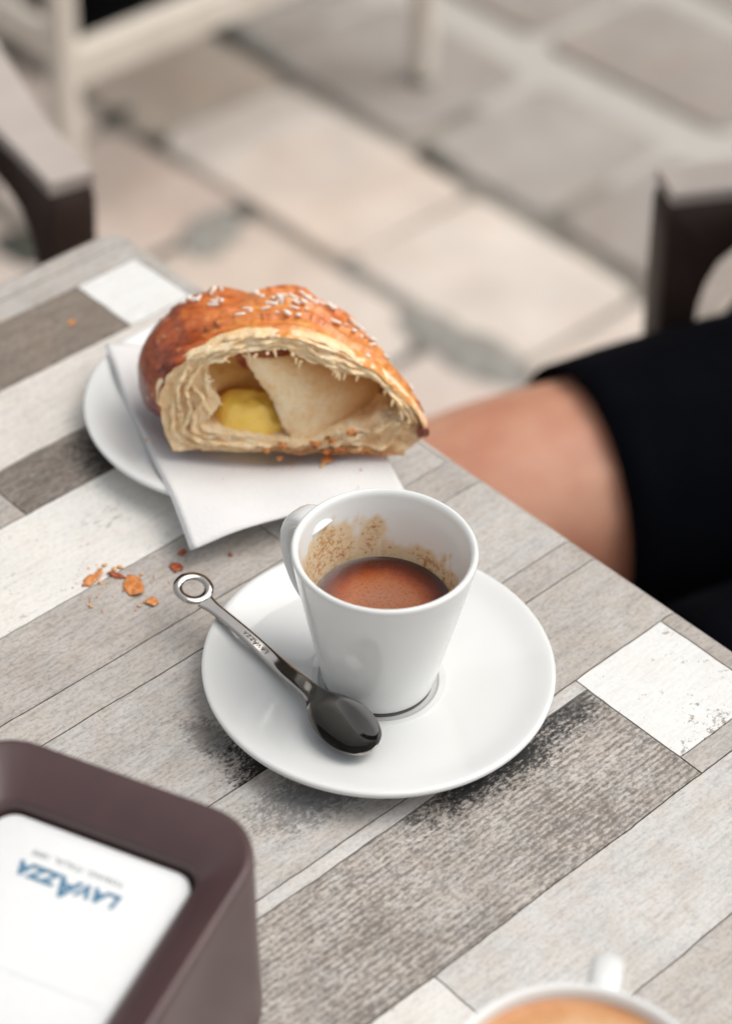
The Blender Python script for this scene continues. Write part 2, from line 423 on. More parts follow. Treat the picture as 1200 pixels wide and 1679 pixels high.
def plank(x0, x1, y0, y1, mat, label=None, gap=.00030, name='plank'):
    def axis(a, b, edge):
        n = max(2, int((b - a) / .004)); P = [a + (b - a) * k / n for k in range(n + 1)]
        if b >= edge - 1e-6:
            P = [p for p in P if p < edge - .0085] + [edge - .008, edge - .0064, edge - .005, edge - .0036, edge - .0022, edge - .001, edge - .0003, edge]
            P = [p for p in P if p > a + 1e-5 or p == a]
            if P[0] > a: P = [a] + P
        return P
    xs = axis(x0, min(x1, X1), X1); ys = axis(y0, min(y1, Y1), Y1)
    top, nx, ny = [], len(xs), len(ys)
    for j, y in enumerate(ys):
        for i, x in enumerate(xs):
            X, Y = x, y
            if j == 0: Y = y + gap + jit(x, y0, 1)
            if j == ny - 1 and y1 < Y1: Y = y - gap + jit(x, y1, 1)
            if i == 0 and x0 > X0: X = x + gap + jit(x0, y, 2)
            if i == nx - 1 and x1 < X1: X = x - gap + jit(x1, y, 2)
            X, Y = clampin(X, Y)
            top.append((X, Y, drop(X, Y)))
    vs_ = list(top); fs = []
    for j in range(ny - 1):
        for i in range(nx - 1):
            a = j * nx + i; fs.append((a, a + 1, a + 1 + nx, a + nx))
    loop = [i for i in range(nx)] + [j * nx + nx - 1 for j in range(1, ny)] + [(ny - 1) * nx + i for i in range(nx - 2, -1, -1)] + [j * nx for j in range(ny - 2, 0, -1)]
    o_ = len(vs_)
    for i in loop: p = top[i]; vs_.append((p[0], p[1], p[2] - PT))
    L = len(loop)
    for k in range(L):
        fs.append((loop[(k + 1) % L], loop[k], o_ + k, o_ + (k + 1) % L))
    o = obj(name, vs_, fs, mat, table); sharp(o, 50)
    if label: o['label'] = label
    return o
P_ = plank
# far rows
P_(X0, -.10, .2645, Y1, M['grey_b']); P_(-.10, .1085, .2645, Y1, M['grey_b'])
P_(X0, .02, .2520, .2645, M['grey_a']); P_(.02, .1085, .2520, .2645, M['grey_b'])
P_(-.20, .0670, .2162, .2520, M['brown'], 'dull brown board at the far corner of the table'); P_(X0, -.20, .2162, .2520, M['grey_c'])
P_(.0670, .0985, .2162, .2520, M['white_tile'], 'short white board near the far corner')
P_(.0985, .1085, .2162, .2520, M['grey_b'])
P_(-.24, .1085, .1770, .2162, M['white_b'], 'long off-white board running under the napkin'); P_(X0, -.24, .1770, .2162, M['grey_a'])
P_(-.0355, .060, .1505, .1770, M['brown_b'], 'dark speckled brown board beside the plate'); P_(-.22, -.0355, .1505, .1770, M['grey_a']); P_(.060, .1085, .1505, .1770, M['grey_b']); P_(X0, -.22, .1505, .1770, M['white_b'])
P_(-.26, .030, .1040, .1505, M['white_a'], 'long scuffed white board left of the plate'); P_(.030, .1085, .1040, .1505, M['grey_b']); P_(X0, -.26, .1040, .1505, M['brown'])
P_(-.30, .025, .0700, .1040, M['grey_a']); P_(.025, .1035, .0700, .1040, M['grey_c']); P_(.1035, .1085, .0700, .1040, M['grey_light']); P_(X0, -.30, .0700, .1040, M['white_a'])
P_(-.33, .050, .0540, .0700, M['grey_b']); P_(.050, .1085, .0540, .0700, M['grey_b']); P_(X0, -.33, .0540, .0700, M['grey_a'])
P_(-.28, -.0, -.0030, .0540, M['stained'], 'grey board with a burnt dark patch left of the saucer'); P_(0, .1085, .0083, .0540, M['grey_c']); P_(0, .1085, -.0045, .0083, M['grey_a']); P_(X0, -.28, -.0030, .0540, M['grey_light'])
P_(-.25, .006, -.0428, -.0030, M['stained_low']); P_(.006, .1085, -.0428, -.0045, M['grey_b']); P_(X0, -.25, -.0428, -.0030, M['white_b'])
P_(-.34, .0530, -.0484, -.0428, M['grey_light'], 'narrow pale strip under the saucer'); P_(X0, -.34, -.0484, -.0428, M['grey_b'])
P_(-.22, .0530, -.1000, -.0484, M['dark_weave'], 'dark speckled board in front of the saucer'); P_(-.30, -.22, -.1000, -.0484, M['dark_weave_left']); P_(X0, -.30, -.1000, -.0484, M['white_a'])
P_(.0530, .0980, -.0905, -.0428, M['white_tile'], 'short bright white board by the right edge')
P_(.0980, .1085, -.0905, -.0428, M['grey_a']); P_(.0530, .1085, -.1000, -.0905, M['grey_b'])
P_(-.0715, .1085, -.1450, -.1000, M['grey_light']); P_(-.20, -.0715, -.1450, -.1000, M['white_a'], 'white board at the near edge of the picture'); P_(X0, -.20, -.1450, -.1000, M['grey_b'])
P_(-.12, .1085, -.1800, -.1450, M['grey_b']); P_(X0, -.12, -.1800, -.1450, M['grey_a'])
for ya, yb, ma, mb_, xs_ in ((-.235, -.180, 'white_b', 'brown', -.05), (-.27, -.235, 'grey_b', 'grey_light', -.15), (-.325, -.27, 'grey_a', 'white_a', .0), (-.36, -.325, 'brown_b', 'grey_c', -.2), (Y0, -.36, 'grey_b', 'grey_a', -.1)):
    P_(X0, xs_, ya, yb, M[ma]); P_(xs_, .1085, ya, yb, M[mb_])
metal_dark = simple('dark_table_metal', (.04, .04, .042), .4, metal=.6, bmp=.05)
v, f = tube([(cxT, cyT, GZ + .03), (cxT, cyT, -.03)], .035, 24); obj('pedestal', v, f, metal_dark, table)
for ang in (45, 135, 225, 315):
    a = radians(ang); v, f = beam((cxT, cyT, GZ + .035), (cxT + .26 * cos(a), cyT + .26 * sin(a), GZ + .018), .05, .022, .004); obj('foot', v, f, metal_dark, table)
v, f = boxvf((cxT, cyT, -.029), .16, .16, .003, .001); obj('mounting_plate', v, f, metal_dark, table, smooth=False)

# ================================================================== SAUCERS AND CUP
def saucer_profile(R, H):
    k = R / .06
    top = [(0, .0042), (.0185 * k, .0042), (.0205 * k, .0046), (.0222 * k, .0049), (.0232 * k, .0051), (.0245 * k, .0051), (.030 * k, .0057), (.040 * k, .0072), (.049 * k, .0088), (.0555 * k, H - .0008), (.0578 * k, H - .0001), (.0590 * k, H), (.0598 * k, H - .0005), (R, H - .0013), (.0597 * k, H - .0022), (.0585 * k, H - .0031)]
    bot = [(.052 * k, H - .0056), (.044 * k, .0042), (.036 * k, .0027), (.0335 * k, .0022), (.0328 * k, .0004), (.0315 * k, .0002), (.0303 * k, .0006), (.0298 * k, .0018), (0, .0018)]
    return catm_profile(top) + catm_profile(bot)
def catm_profile(p, per=3):
    q = catmull([(a, b, 0) for a, b in p], per); return [(max(0, v.x), v.y) for v in q]
saucer = empty('espresso_saucer', (0, 0, 0), 'white porcelain saucer under the espresso cup, spoon resting on its left side', 'saucer')
v, f = lathe(saucer_profile(.060, .0118), (0, 0, .0003), 160); recalc(obj('saucer_body', v, f, M['porcelain'], saucer))
PC = (.0590, .1380)
plate = empty('pastry_plate', (PC[0], PC[1], 0), 'white porcelain plate under the napkin and the torn croissant', 'plate')
v, f = lathe(saucer_profile(.0608, .0124), (PC[0], PC[1], .0003), 160); recalc(obj('plate_body', v, f, M['porcelain'], plate))

CZ = .0046
cup = empty('espresso_cup', (0, 0, CZ), 'white espresso cup half full of crema, stained inside, on its saucer', 'cup')
outer = [(.0150, .0011), (.0174, .0011), (.0186, .0016), (.0195, .0036), (.0204, .0080), (.0218, .0145), (.0240, .0250), (.0262, .0355), (.0283, .0460), (.0296, .0530), (.0303, .0570), (.03055, .0583), (.0304, .0592), (.0299, .0597)]
inner = [(.0291, .0597), (.0284, .0591), (.0279, .0580), (.0275, .0560), (.0263, .0500), (.0245, .0405), (.0226, .0300), (.0205, .0190), (.0180, .0120), (.0130, .0082), (.006, .0072), (0, .0070)]
foot = [(.0150, .0012), (.0182, .0006), (.0182, .0036)]
bodyp = [(0, .0011)] + [(.0150, .0011)] + catm_profile(outer[1:], 3) + catm_profile(inner, 4)
def cup_inner_mat():
    m, t, b = new_mat('stained_porcelain')
    at = N(t, 'ShaderNodeAttribute'); at.attribute_name = 'stain'
    v = coords(t, (1, 1, 1)); s1 = noise_tex(t, v, 620, 5, .75); s2 = noise_tex(t, v, 130, 3, .6); s3 = noise_tex(t, v, 1000, 3, .6)
    base = (.71, .72, .705)
    film = ramp(t, math_n(t, 'MULTIPLY', at.outputs['Fac'], math_n(t, 'ADD', s2, .35)), [(.08, base), (.50, (.66, .54, .36))])
    dots = math_n(t, 'ADD', math_n(t, 'MULTIPLY', s1, 1.0), math_n(t, 'MULTIPLY', at.outputs['Fac'], .22))
    dm = ramp(t, math_n(t, 'ADD', dots, math_n(t, 'MULTIPLY', math_n(t, 'SUBTRACT', s2, .5), .3)), [(.68, 0.), (.86, .9)])
    c = mix(t, film, ramp(t, s3, [(.35, (.27, .09, .022)), (.65, (.55, .29, .10))]), math_n(t, 'MULTIPLY', dm, math_n(t, 'GREATER_THAN', at.outputs['Fac'], .05)))
    sepc = N(t, 'ShaderNodeSeparateColor')
    t.links.new(c, b.inputs['Base Color'])
    b.inputs['Roughness'].default_value = .10; b.inputs['IOR'].default_value = 1.5
    return m
v, f = lathe(bodyp, (0, 0, CZ), 200)
cb = obj('cup_body', v, f, cup_inner_mat(), cup); recalc(cb)
att = cb.data.attributes.new('stain', 'FLOAT', 'POINT')
COF = .0390 - CZ
vals = []
cang = atan2(-.39, -.40)       # direction towards the camera
def sm(a, b, x):
    x = max(0, min(1, (x - a) / (b - a))); return x * x * (3 - 2 * x)
for vt in cb.data.vertices:
    r = sqrt(vt.co.x ** 2 + vt.co.y ** 2); z = vt.co.z; s = 0
    innerw = z > .012 and r < .0195 + (z - .012) * .205
    if innerw:
        # angle seen from the camera: left is +, right is -
        a = math.degrees(atan2(vt.co.y, vt.co.x)); rel = (a - 135 + 180) % 360 - 180  # 0 = camera-left direction, -90 = away
        n1 = noise.noise(Vector((vt.co.x * 160, vt.co.y * 160, z * 120)))
        n2 = noise.noise(Vector((vt.co.x * 420, vt.co.y * 420, z * 420)))
        topL = COF + .0175 + n1 * .004      # left patch climbs high
        topR = COF + .0090 + n1 * .004
        if -125 < rel < 50:
            s = max(s, sm(-92, -62, rel + n1 * 26) * (1 - sm(25, 45, rel)) * (1 - sm(topL - .005, topL + .001, z + n2 * .003)))
        rr = rel + 180
        if -200 < rel < -60 or rel > 150:
            q = rel if rel < 0 else rel - 360
            s = max(s, (1 - sm(-98, -68, q + n1 * 20)) * sm(-215, -185, q) * (1 - sm(topR - .005, topR + .001, z + n2 * .003)) * (1.25 if q < -125 else .85))
    vals.append(min(1.3, s))
att.data.foreach_set('value', vals)
v, f = lathe([(0, .0), (.0150, .0), (.0184, .0001), (.0187, .0006), (.0186, .0013), (.0150, .0014), (0, .0014)], (0, 0, CZ - .0002), 96); recalc(obj('foot_ring', v, f, M['foot'], cup))
# handle: strap that leaves the rim, loops out and returns low on the wall
ha = radians(97); hd = Vector((cos(ha), sin(ha), 0)); hs_ = Vector((-sin(ha), cos(ha), 0))
prof = [(.0275, .0510), (.0310, .0535), (.0342, .0533), (.0376, .0500), (.0392, .0440), (.0386, .0370), (.0360, .0300), (.0320, .0245), (.0265, .0210), (.0225, .0200)]
pc = catmull([(a, b, 0) for a, b in prof], 6); rings = []
for i, p in enumerate(pc):
    t_ = (pc[min(i + 1, len(pc) - 1)] - pc[max(i - 1, 0)]).normalized(); nn = Vector((-t_.y, t_.x, 0))
    s = i / (len(pc) - 1); wdt = .0060 - .0008 * sin(pi * s); th = .0027 + .0006 * (1 - sin(pi * s))
    ring = []
    for k in range(20):
        a = 2 * pi * k / 20; ca, sa = cos(a), sin(a)
        ca = math.copysign(abs(ca) ** .75, ca); sa = math.copysign(abs(sa) ** .75, sa)
        q = p + nn * (sa * th)
        ring.append(Vector((0, 0, CZ + q.y)) + hd * q.x + hs_ * (ca * wdt))
    rings.append(ring)
v, f = loft(rings); recalc(obj('handle', v, f, M['porcelain'], cup))
# espresso with its crema
def crema_mat():
    m, t, b = new_mat('crema')
    v = coords(t, off=(0, 0, 0)); L = N(t, 'ShaderNodeVectorMath'); L.operation = 'LENGTH'
    mp = coords(t, (1, 1, 0)); t.links.new(mp, L.inputs[0])
    n1 = noise_tex(t, v, 150, 4, .6); n2 = noise_tex(t, v, 900, 3, .7); n3 = noise_tex(t, v, 55, 2)
    r = math_n(t, 'ADD', math_n(t, 'POWER', math_n(t, 'MULTIPLY', L.outputs['Value'], 42), 2.2), math_n(t, 'MULTIPLY', math_n(t, 'SUBTRACT', n1, .5), .22))
    c = ramp(t, r, [(.0, (.31, .125, .068)), (.20, (.35, .115, .045)), (.36, (.27, .055, .012)), (.55, (.12, .016, .0035)), (.85, (.045, .007, .0015))])
    c = mix(t, c, ramp(t, n2, [(.32, (.55, .42, .35)), (.5, (1, 1, 1))]), .6, 'MULTIPLY')
    c = mix(t, c, (.10, .055, .03), ramp(t, math_n(t, 'MULTIPLY', n3, n1), [(.30, 0.), (.42, .45)]))
    t.links.new(c, b.inputs['Base Color']); b.inputs['Roughness'].default_value = .22
    b.inputs['Coat Weight'].default_value = .45; b.inputs['Coat Roughness'].default_value = .03
    bump(t, b, n2, .08, .0003)
    return m
RC = .0231
def liquid_disc(R_, z, c=(0, 0, 0), G_=26):          # grid-filled disc, no pole in the middle
    vs_, fs = [], []
    for a_ in range(G_ + 1):
        for b_ in range(G_ + 1):
            u, v_ = -1 + 2 * a_ / G_, -1 + 2 * b_ / G_
            x_, y_ = u * sqrt(1 - v_ * v_ / 2) * R_, v_ * sqrt(1 - u * u / 2) * R_; r_ = sqrt(x_ * x_ + y_ * y_)
            vs_.append((c[0] + x_, c[1] + y_, c[2] + z + .0004 * sm(R_ * .93, R_, r_)))
    for a_ in range(G_):
        for b_ in range(G_): q = a_ * (G_ + 1) + b_; fs.append((q, q + G_ + 1, q + G_ + 2, q + 1))
    return vs_, fs
vs_, fs = liquid_disc(RC, COF + CZ)
esp = obj('espresso', vs_, fs, crema_mat(), cup)

# ================================================================== SPOON
def steel(name, rough=.07, c=(.46, .43, .40)):
    m, t, b = new_mat(name)
    n = noise_tex(t, coords(t, (900, 120, 300)), 1, 4, .7); n2 = noise_tex(t, coords(t), 160, 4)
    t.links.new(ramp(t, n2, [(.3, tuple(x * .9 for x in c)), (.7, c)]), b.inputs['Base Color'])
    b.inputs['Metallic'].default_value = 1
    rr = N(t, 'ShaderNodeMapRange'); rr.inputs[3].default_value = rough * .6; rr.inputs[4].default_value = rough * 1.5
    t.links.new(n, rr.inputs[0]); t.links.new(rr.outputs[0], b.inputs['Roughness'])
    bump(t, b, n, .02, .0001)
    return m
STEEL = steel('brushed_steel')
DARK_STEEL = steel('dark_reflection_steel', .09)
_t = DARK_STEEL.node_tree; _b = _t.nodes['Principled BSDF']; _src = _b.inputs['Base Color'].links[0].from_socket
_a = N(_t, 'ShaderNodeAttribute'); _a.attribute_name = 'dark_reflection'
_t.links.new(mix(_t, _src, (.085, .078, .072), _a.outputs['Fac']), _b.inputs['Base Color'])  # darker steel colour imitates a dark reflection in bowl and neck
spoon = empty('coffee_spoon', (-.028, 0, 0), 'small steel coffee spoon with a ring handle, lying across the left of the saucer', 'spoon')
# centre line (x, y, z) by arc station and half width
st = [  # y, x, z, halfwidth
    (.0590, -.0270, .0162, .0034), (.0560, -.0267, .01575, .0026), (.0520, -.0263, .0152, .00235), (.0440, -.0257, .0141, .0024), (.0360, -.0253, .0129, .0025),
    (.0290, -.0252, .0117, .0027), (.0220, -.0255, .0106, .0029), (.0150, -.0260, .0099, .0031), (.0090, -.0264, .0094, .0033), (.0050, -.0267, .0092, .0036), (.0015, -.0270, .0091, .0046),
    (-.0020, -.0274, .0092, .0066), (-.0060, -.0279, .0094, .0088), (-.0100, -.0284, .0095, .0099), (-.0140, -.0290, .0095, .0103), (-.0180, -.0297, .0095, .0100), (-.0220, -.0304, .0094, .0088), (-.0250, -.0310, .0094, .0070), (-.0272, -.0314, .0094, .0045), (-.0283, -.0316, .0094, .0016)]
C_ = catmull([(a[1], a[0], a[2]) for a in st], 4); Wd = [v_.x for v_ in catmull([(a[3], 0, 0) for a in st], 4)]
for p_ in C_:
    p_.z += .0040 * (1 - sm(.0, .03, p_.y)) 
rings = []; ns = 17
for i, p in enumerate(C_):
    tn = (C_[min(i + 1, len(C_) - 1)] - C_[max(i - 1, 0)]).normalized(); sd_ = tn.cross(Vector((0, 0, 1))).normalized(); up = sd_.cross(tn)
    wd = max(.0006, Wd[i]); y = p.y
    bd = .0034 * sm(.003, -.012, y) if False else 0
    dpt = 0
    if y < -.001:
        u = (y - (-.0145)) / .0137
        dpt = .0050 * max(0, 1 - u * u) ** .95
    th = .0011 if y > -.02 else .0009
    topr, botr = [], []
    for k in range(ns):
        s = -1 + 2 * k / (ns - 1)
        dz = -dpt * max(0, 1 - (abs(s) / .95) ** 2.2)
        e_ = .00035 * (1 - abs(s) ** 6)
        topr.append(p + sd_ * (wd * s) + Vector((0, 0, dz)) + up * (e_ - .0002))
        botr.append(p + sd_ * (wd * s * (.97)) + Vector((0, 0, dz)) - up * th)
    rings.append(topr + botr[::-1])
v, f = loft(rings); o = recalc(obj('spoon_bowl_and_handle', v, f, DARK_STEEL, spoon)); sharp(o, 60)
nr_ = 2 * ns; a_ = o.data.attributes.new('dark_reflection', 'FLOAT', 'POINT')
a_.data.foreach_set('value', [.78 * (1 - sm(.004, .018, vt.co.y + .004 * noise.noise(vt.co * 200))) * (sm(.5, 2.2, min(q % nr_, ns - 1 - q % nr_)) if q % nr_ < ns else .15) for q, vt in enumerate(o.data.vertices)])  # painted reflection, fading out up the handle, fainter at rim and underside
# ring end
rc = Vector((-.0267, .0655, .01715)); rings = []
tn = Vector((0, 1, .16)).normalized(); sx = Vector((1, 0, 0)); 
for k in range(72):
    a = 2 * pi * k / 72; rad = sx * cos(a) + tn * sin(a); nrm = sx.cross(tn)
    ring = []
    hw = .00165
    for (q, h) in ((-hw, -.0003), (-hw + .0003, -.0007), (0, -.0008), (hw - .0003, -.0007), (hw, -.0003), (hw, .0001), (hw - .0004, .0005), (0, .00062), (-hw + .0004, .0005), (-hw, .0001)):
        ring.append(rc + rad * (.00545 + q) + nrm * h)
    rings.append(ring)
rings.append(rings[0]); v, f = loft(rings, False, False); recalc(obj('handle_ring', v, f, STEEL, spoon))

def text_mesh(s, size, mat, name, parent, origin, ax, ay, extr=.00003, space=1.0, shear=0, bold=0):
    cu = bpy.data.curves.new(name, 'FONT'); cu.body = s; cu.size = size; cu.extrude = extr; cu.align_x = 'CENTER'; cu.align_y = 'CENTER'
    cu.space_character = space; cu.shear = shear; cu.offset = bold; cu.resolution_u = 4
    tmp = bpy.data.objects.new(name + '_tmp', cu); col.objects.link(tmp)
    dg = bpy.context.evaluated_depsgraph_get(); me = bpy.data.meshes.new_from_object(tmp.evaluated_get(dg))
    vs_ = [origin + ax * p.co.x + ay * p.co.y + ax.cross(ay) * p.co.z for p in me.vertices]; fs = [tuple(p.vertices) for p in me.polygons]
    bpy.data.objects.remove(tmp); bpy.data.meshes.remove(me); bpy.data.curves.remove(cu)
    return vs_, fs
ENG = simple('engraving_grey', (.16, .145, .13), .5, metal=.5, bmp=0)
# engraved name, read from the bowl towards the ring
acc = ([], [])
tdir = Vector((0.03, 1, .155)).normalized(); tside = Vector((0, 0, 1)).cross(tdir).normalized()
x = 0
for i, ch in enumerate('LAVAZZA'):
    big = i == 3
    pos = .0290 + i * .00175
    j = min(range(len(C_)), key=lambda q: abs(C_[q].y - pos)); p = C_[j]
    og = Vector((p.x, pos, p.z + .00022 + (pos - p.y) * .155)) + tside * (.0003 if big else 0)
    add(acc, text_mesh(ch, .0030 if big else .0021, ENG, 'l', spoon, og, tdir, tside, extr=.00002, bold=.00003))
obj('engraved_lettering', acc[0], acc[1], ENG, spoon, smooth=False)

# ================================================================== NAPKIN UNDER THE CROISSANT
def paper_mat(name, c=(.72, .715, .71), quilt=0):
    m, t, b = new_mat(name)
    n = noise_tex(t, coords(t), 260, 4, .7); n2 = noise_tex(t, coords(t), 30, 3)
    t.links.new(ramp(t, n, [(.3, tuple(x * .97 for x in c)), (.7, c)]), b.inputs['Base Color']); b.inputs['Roughness'].default_value = .9
    vo = N(t, 'ShaderNodeTexVoronoi'); vo.inputs['Scale'].default_value = 620; t.links.new(coords(t), vo.inputs['Vector'])
    bump(t, b, math_n(t, 'ADD', math_n(t, 'ADD', n2, math_n(t, 'MULTIPLY', n, .4)), math_n(t, 'MULTIPLY', vo.outputs['Distance'], .5)), .35, .0006)
    return m
PAPER = paper_mat('napkin_paper')
nap = empty('paper_napkin', (.055, .125, .012), 'white paper napkin under the croissant, one corner hanging over the plate rim', 'napkin')
A = Vector((.0405, .1985)); B = Vector((-.0085, .0875)); Cc = Vector((.0690, .0560)); D = Vector((.104, .154))
n = 44; vs_, fs = [], []
for j in range(n + 1):
    for i in range(n + 1):
        a, b_ = i / n, j / n
        p = A * (1 - a) * (1 - b_) + B * a * (1 - b_) + Cc * a * b_ + D * (1 - a) * b_
        bow = .0035 * sin(pi * b_) * (a > .5) * sm(.5, 1, a)
        p = p + (p - Vector((.06, .12))).normalized() * (-bow if b_ < .55 else -bow * .6)
        r = (p - Vector(PC)).length
        inner_z = .0135 - .0062 * (1 - sm(.026, .058, r))
        z = inner_z if r < .062 else .0135 - (r - .062) * .22
        z += .0011 * noise.noise(Vector((p.x * 42, p.y * 42, 2))) + .0006 * sin((p.x * .9 + p.y * .4) * 190)
        z += .0006 * a
        vs_.append((p.x, p.y, z))
for j in range(n):
    for i in range(n):
        q = j * (n + 1) + i; fs.append((q, q + 1, q + n + 2, q + n + 1))
o = obj('napkin_sheet', vs_, fs, PAPER, nap); recalc(o)
s = o.modifiers.new('thick', 'SOLIDIFY'); s.thickness = .00014; s.offset = 0
ply = [(x_ - .0006 , y_ + .0007, z_ - .0005) for x_, y_, z_ in vs_]
o = obj('napkin_ply', ply, fs, PAPER, nap); recalc(o); s = o.modifiers.new('thick', 'SOLIDIFY'); s.thickness = .00012; s.offset = 0

# ================================================================== CROISSANT
OC = Vector((.0475, .0990, .0165)); rzC = atan2(-.6863, .7269)
croi = empty('croissant', OC, 'torn croissant filled with yellow custard, sprinkled with sugar, on a napkin', 'croissant', rz=rzC)
CS = .91
croi.matrix_basis = Matrix.Translation(OC) @ Matrix.Rotation(rzC, 4, 'Z') @ Matrix.Scale(CS, 4)
outl = [(-.0437, .0005), (-.0485, .0050), (-.0508, .0120), (-.0520, .0200), (-.0525, .0275), (-.0450, .0395), (-.0325, .0480), (-.0200, .0530), (-.0080, .0550), (.0060, .0540), (.0200, .0480), (.0340, .0395), (.0450, .0285), (.0520, .0190), (.0555, .0120), (.0510, .0060), (.0430, .0005), (.0200, .0005), (-.0050, .0008), (-.0250, .0006)]
NO = 420
oc = catmull([(a, b, 0) for a, b in outl], 24, closed=True)
# resample evenly
def resample(P, n):
    P = P + [P[0]]; L = [0]
    for a, b in zip(P, P[1:]): L.append(L[-1] + (b - a).length)
    res, j = [], 0
    for k in range(n):
        s = L[-1] * k / n
        while L[j + 1] < s: j += 1
        u = (s - L[j]) / max(1e-9, L[j + 1] - L[j]); res.append(P[j].lerp(P[j + 1], u))
    return res
OUT = resample(oc, NO)                        # 2D outline (x, z)
CEN = Vector((.001, .024, 0))
LEAN = .10
def crust_ring(t, y):
    ring = []
    s = sqrt(max(.0, 1 - max(0, (y - .002) / .064) ** 2.6))
    for k, p in enumerate(OUT):
        d = p - CEN
        x = CEN.x + d.x * s; z = CEN.y + d.y * (s if d.y < 0 else s)
        if d.x > 0: x -= d.x * .30 * (max(0, y) / .06) ** 1.1
        else: x -= d.x * .26 * sm(.013, .030, y + .010 * (p.y - .02) / .03) * sm(.050, .015, p.y) if False else d.x * .24 * sm(.014, .027, y) * (1 - .6 * sm(.03, .055, p.y))
        z = max(z * (1 - .10 * y / .06), 0) if p.y > .002 else 0.0 + .0004
        # step-like laminations on the crust: ridges roughly parallel to the torn edge
        top = sm(.004, .02, p.y)
        ph = y / .0135 + p.x * 9 + .25 * noise.noise(Vector((p.x * 60, p.y * 60, 3)))
        saw = (ph % 1.0); lift = (.0024 * (1 - saw) ** 1.5 if y > .004 else 0) * top
        nn = d.normalized()
        big = .0019 * noise.noise(Vector((x * 70, y * 70, z * 70)))
        sml = .0007 * noise.noise(Vector((x * 330, y * 330, z * 330)))
        blis = max(0, noise.noise(Vector((x * 190, y * 190, z * 190 + 5))) - .25) * .0022
        q = (lift + big * 1.2 + sml + blis) * (.3 + .7 * top)
        yy = y + LEAN * z + (noise.noise(Vector((p.x * 120, p.y * 120, 9))) * .0016 if y < .004 else 0)
        ring.append(Vector((x + nn.x * q, yy, max(.0002, z + nn.y * q))))
    return ring
ys = [-.0005, .0003, .0012, .0025, .004] + [.004 + .0013 * k for k in range(1, 40)] + [.0565, .058, .0595, .061, .0625, .0638, .0648, .0655, .0659]
rings = [crust_ring(0, y) for y in ys]
v, f = loft(rings, False, True)
def crust_mat():
    m, t, b = new_mat('baked_crust')
    at = N(t, 'ShaderNodeAttribute'); at.attribute_name = 'bake'
    v = coords(t); n1 = noise_tex(t, v, 75, 5, .6); n2 = noise_tex(t, v, 420, 4, .7)
    stv = coords(t, (60, 330, 330), rot=(0, 0, .15)); n3 = noise_tex(t, stv, 1, 4, .65)
    x = math_n(t, 'ADD', at.outputs['Fac'], math_n(t, 'MULTIPLY', math_n(t, 'SUBTRACT', n1, .5), .75))
    x = math_n(t, 'ADD', x, math_n(t, 'MULTIPLY', math_n(t, 'SUBTRACT', n3, .5), .75))
    x = math_n(t, 'ADD', x, math_n(t, 'MULTIPLY', math_n(t, 'SUBTRACT', n2, .5), .35))
    c = ramp(t, x, [(.0, (.74, .46, .19)), (.22, (.74, .31, .075)), (.45, (.66, .205, .045)), (.7, (.42, .08, .014)), (1.0, (.14, .014, .003))])
    vo = N(t, 'ShaderNodeTexVoronoi'); vo.inputs['Scale'].default_value = 150; t.links.new(v, vo.inputs['Vector'])
    spots = ramp(t, math_n(t, 'ADD', vo.outputs['Distance'], math_n(t, 'MULTIPLY', n2, .5)), [(.30, 1.), (.48, 0.)])
    c = mix(t, c, (.70, .36, .13), math_n(t, 'MULTIPLY', spots, .7))
    t.links.new(c, b.inputs['Base Color']); b.inputs['Roughness'].default_value = .42
    b.inputs['Specular IOR Level'].default_value = .5
    b.inputs['Coat Weight'].default_value = .4; b.inputs['Coat Roughness'].default_value = .2
    bump(t, b, math_n(t, 'ADD', n3, n2), .5, .0008)
    return m
CRUST = crust_mat()
crust = recalc(obj('crust', v, f, CRUST, croi, world=False))
def bake_attr(o, fn):
    a = o.data.attributes.new('bake', 'FLOAT', 'POINT'); a.data.foreach_set('value', [fn(vt.co) for vt in o.data.vertices])
def bake1(c):
    ph = c.y / .0135 + c.x * 9; saw = ph % 1.0
    b = .40 + .20 * saw
    b += .34 * sm(-.022, -.05, c.x) if c.x < 0 else 0
    b -= .16 * sm(.015, .05, c.x)
    b -= .10 * sm(.035, .055, c.z)
    b += .25 * (1 - sm(.0, .008, c.z)) 
    if c.y < .012 + LEAN * c.z and c.x > -.02: b -= .18 * (1 - sm(.002, .012, c.y - LEAN * c.z))
    if c.x > .052: b += .5
    return b
bake_attr(crust, bake1)
# left wing of the croissant, curled behind the torn part
def lobe(c, rad, rz, twist, seed, nr=46, na=90):
    rings = []
    for i in range(nr + 1):
        u = -1 + 2 * i / nr; u = math.copysign(abs(u) ** .9, u) if u else 0
        s = sqrt(max(0, 1 - u * u)) ** .8
        ring = []
        for k in range(na):
            a = 2 * pi * k / na
            lay = ((u * 2.2 + .18 * sin(a)) % 1.0)
            q = 1 + .07 * (1 - lay) + .05 * noise.noise(Vector((u * 3, cos(a) * 2, sin(a) * 2 + seed))) + .015 * noise.noise(Vector((u * 14, cos(a) * 9, sin(a) * 9 + seed)))
            lx = u * rad[0]; ly = cos(a) * s * rad[1] * q; lz = sin(a) * s * rad[2] * q
            x = c[0] + lx * cos(rz) - ly * sin(rz); y = c[1] + lx * sin(rz) + ly * cos(rz); y = max(y, .0245 * sm(-.052, -.040, x)); z = c[2] + lz - .012 * abs(u) ** 2
            ring.append((x, y, max(.0002, z)))
        rings.append(ring)
    return loft(rings)
v, f = lobe((-.0265, .0370, .0232), (.0375, .0265, .0238), radians(16), 0, 4)
wing = recalc(obj('crust_wing', v, f, CRUST, croi, world=False))
bake_attr(wing, lambda c: .50 + .26 * sm(-.03, -.055, c.x) + .22 * (1 - sm(.006, .03, c.z)) - .15 * sm(-.02, .02, c.x) + .1 * ((c.x * 55) % 1))
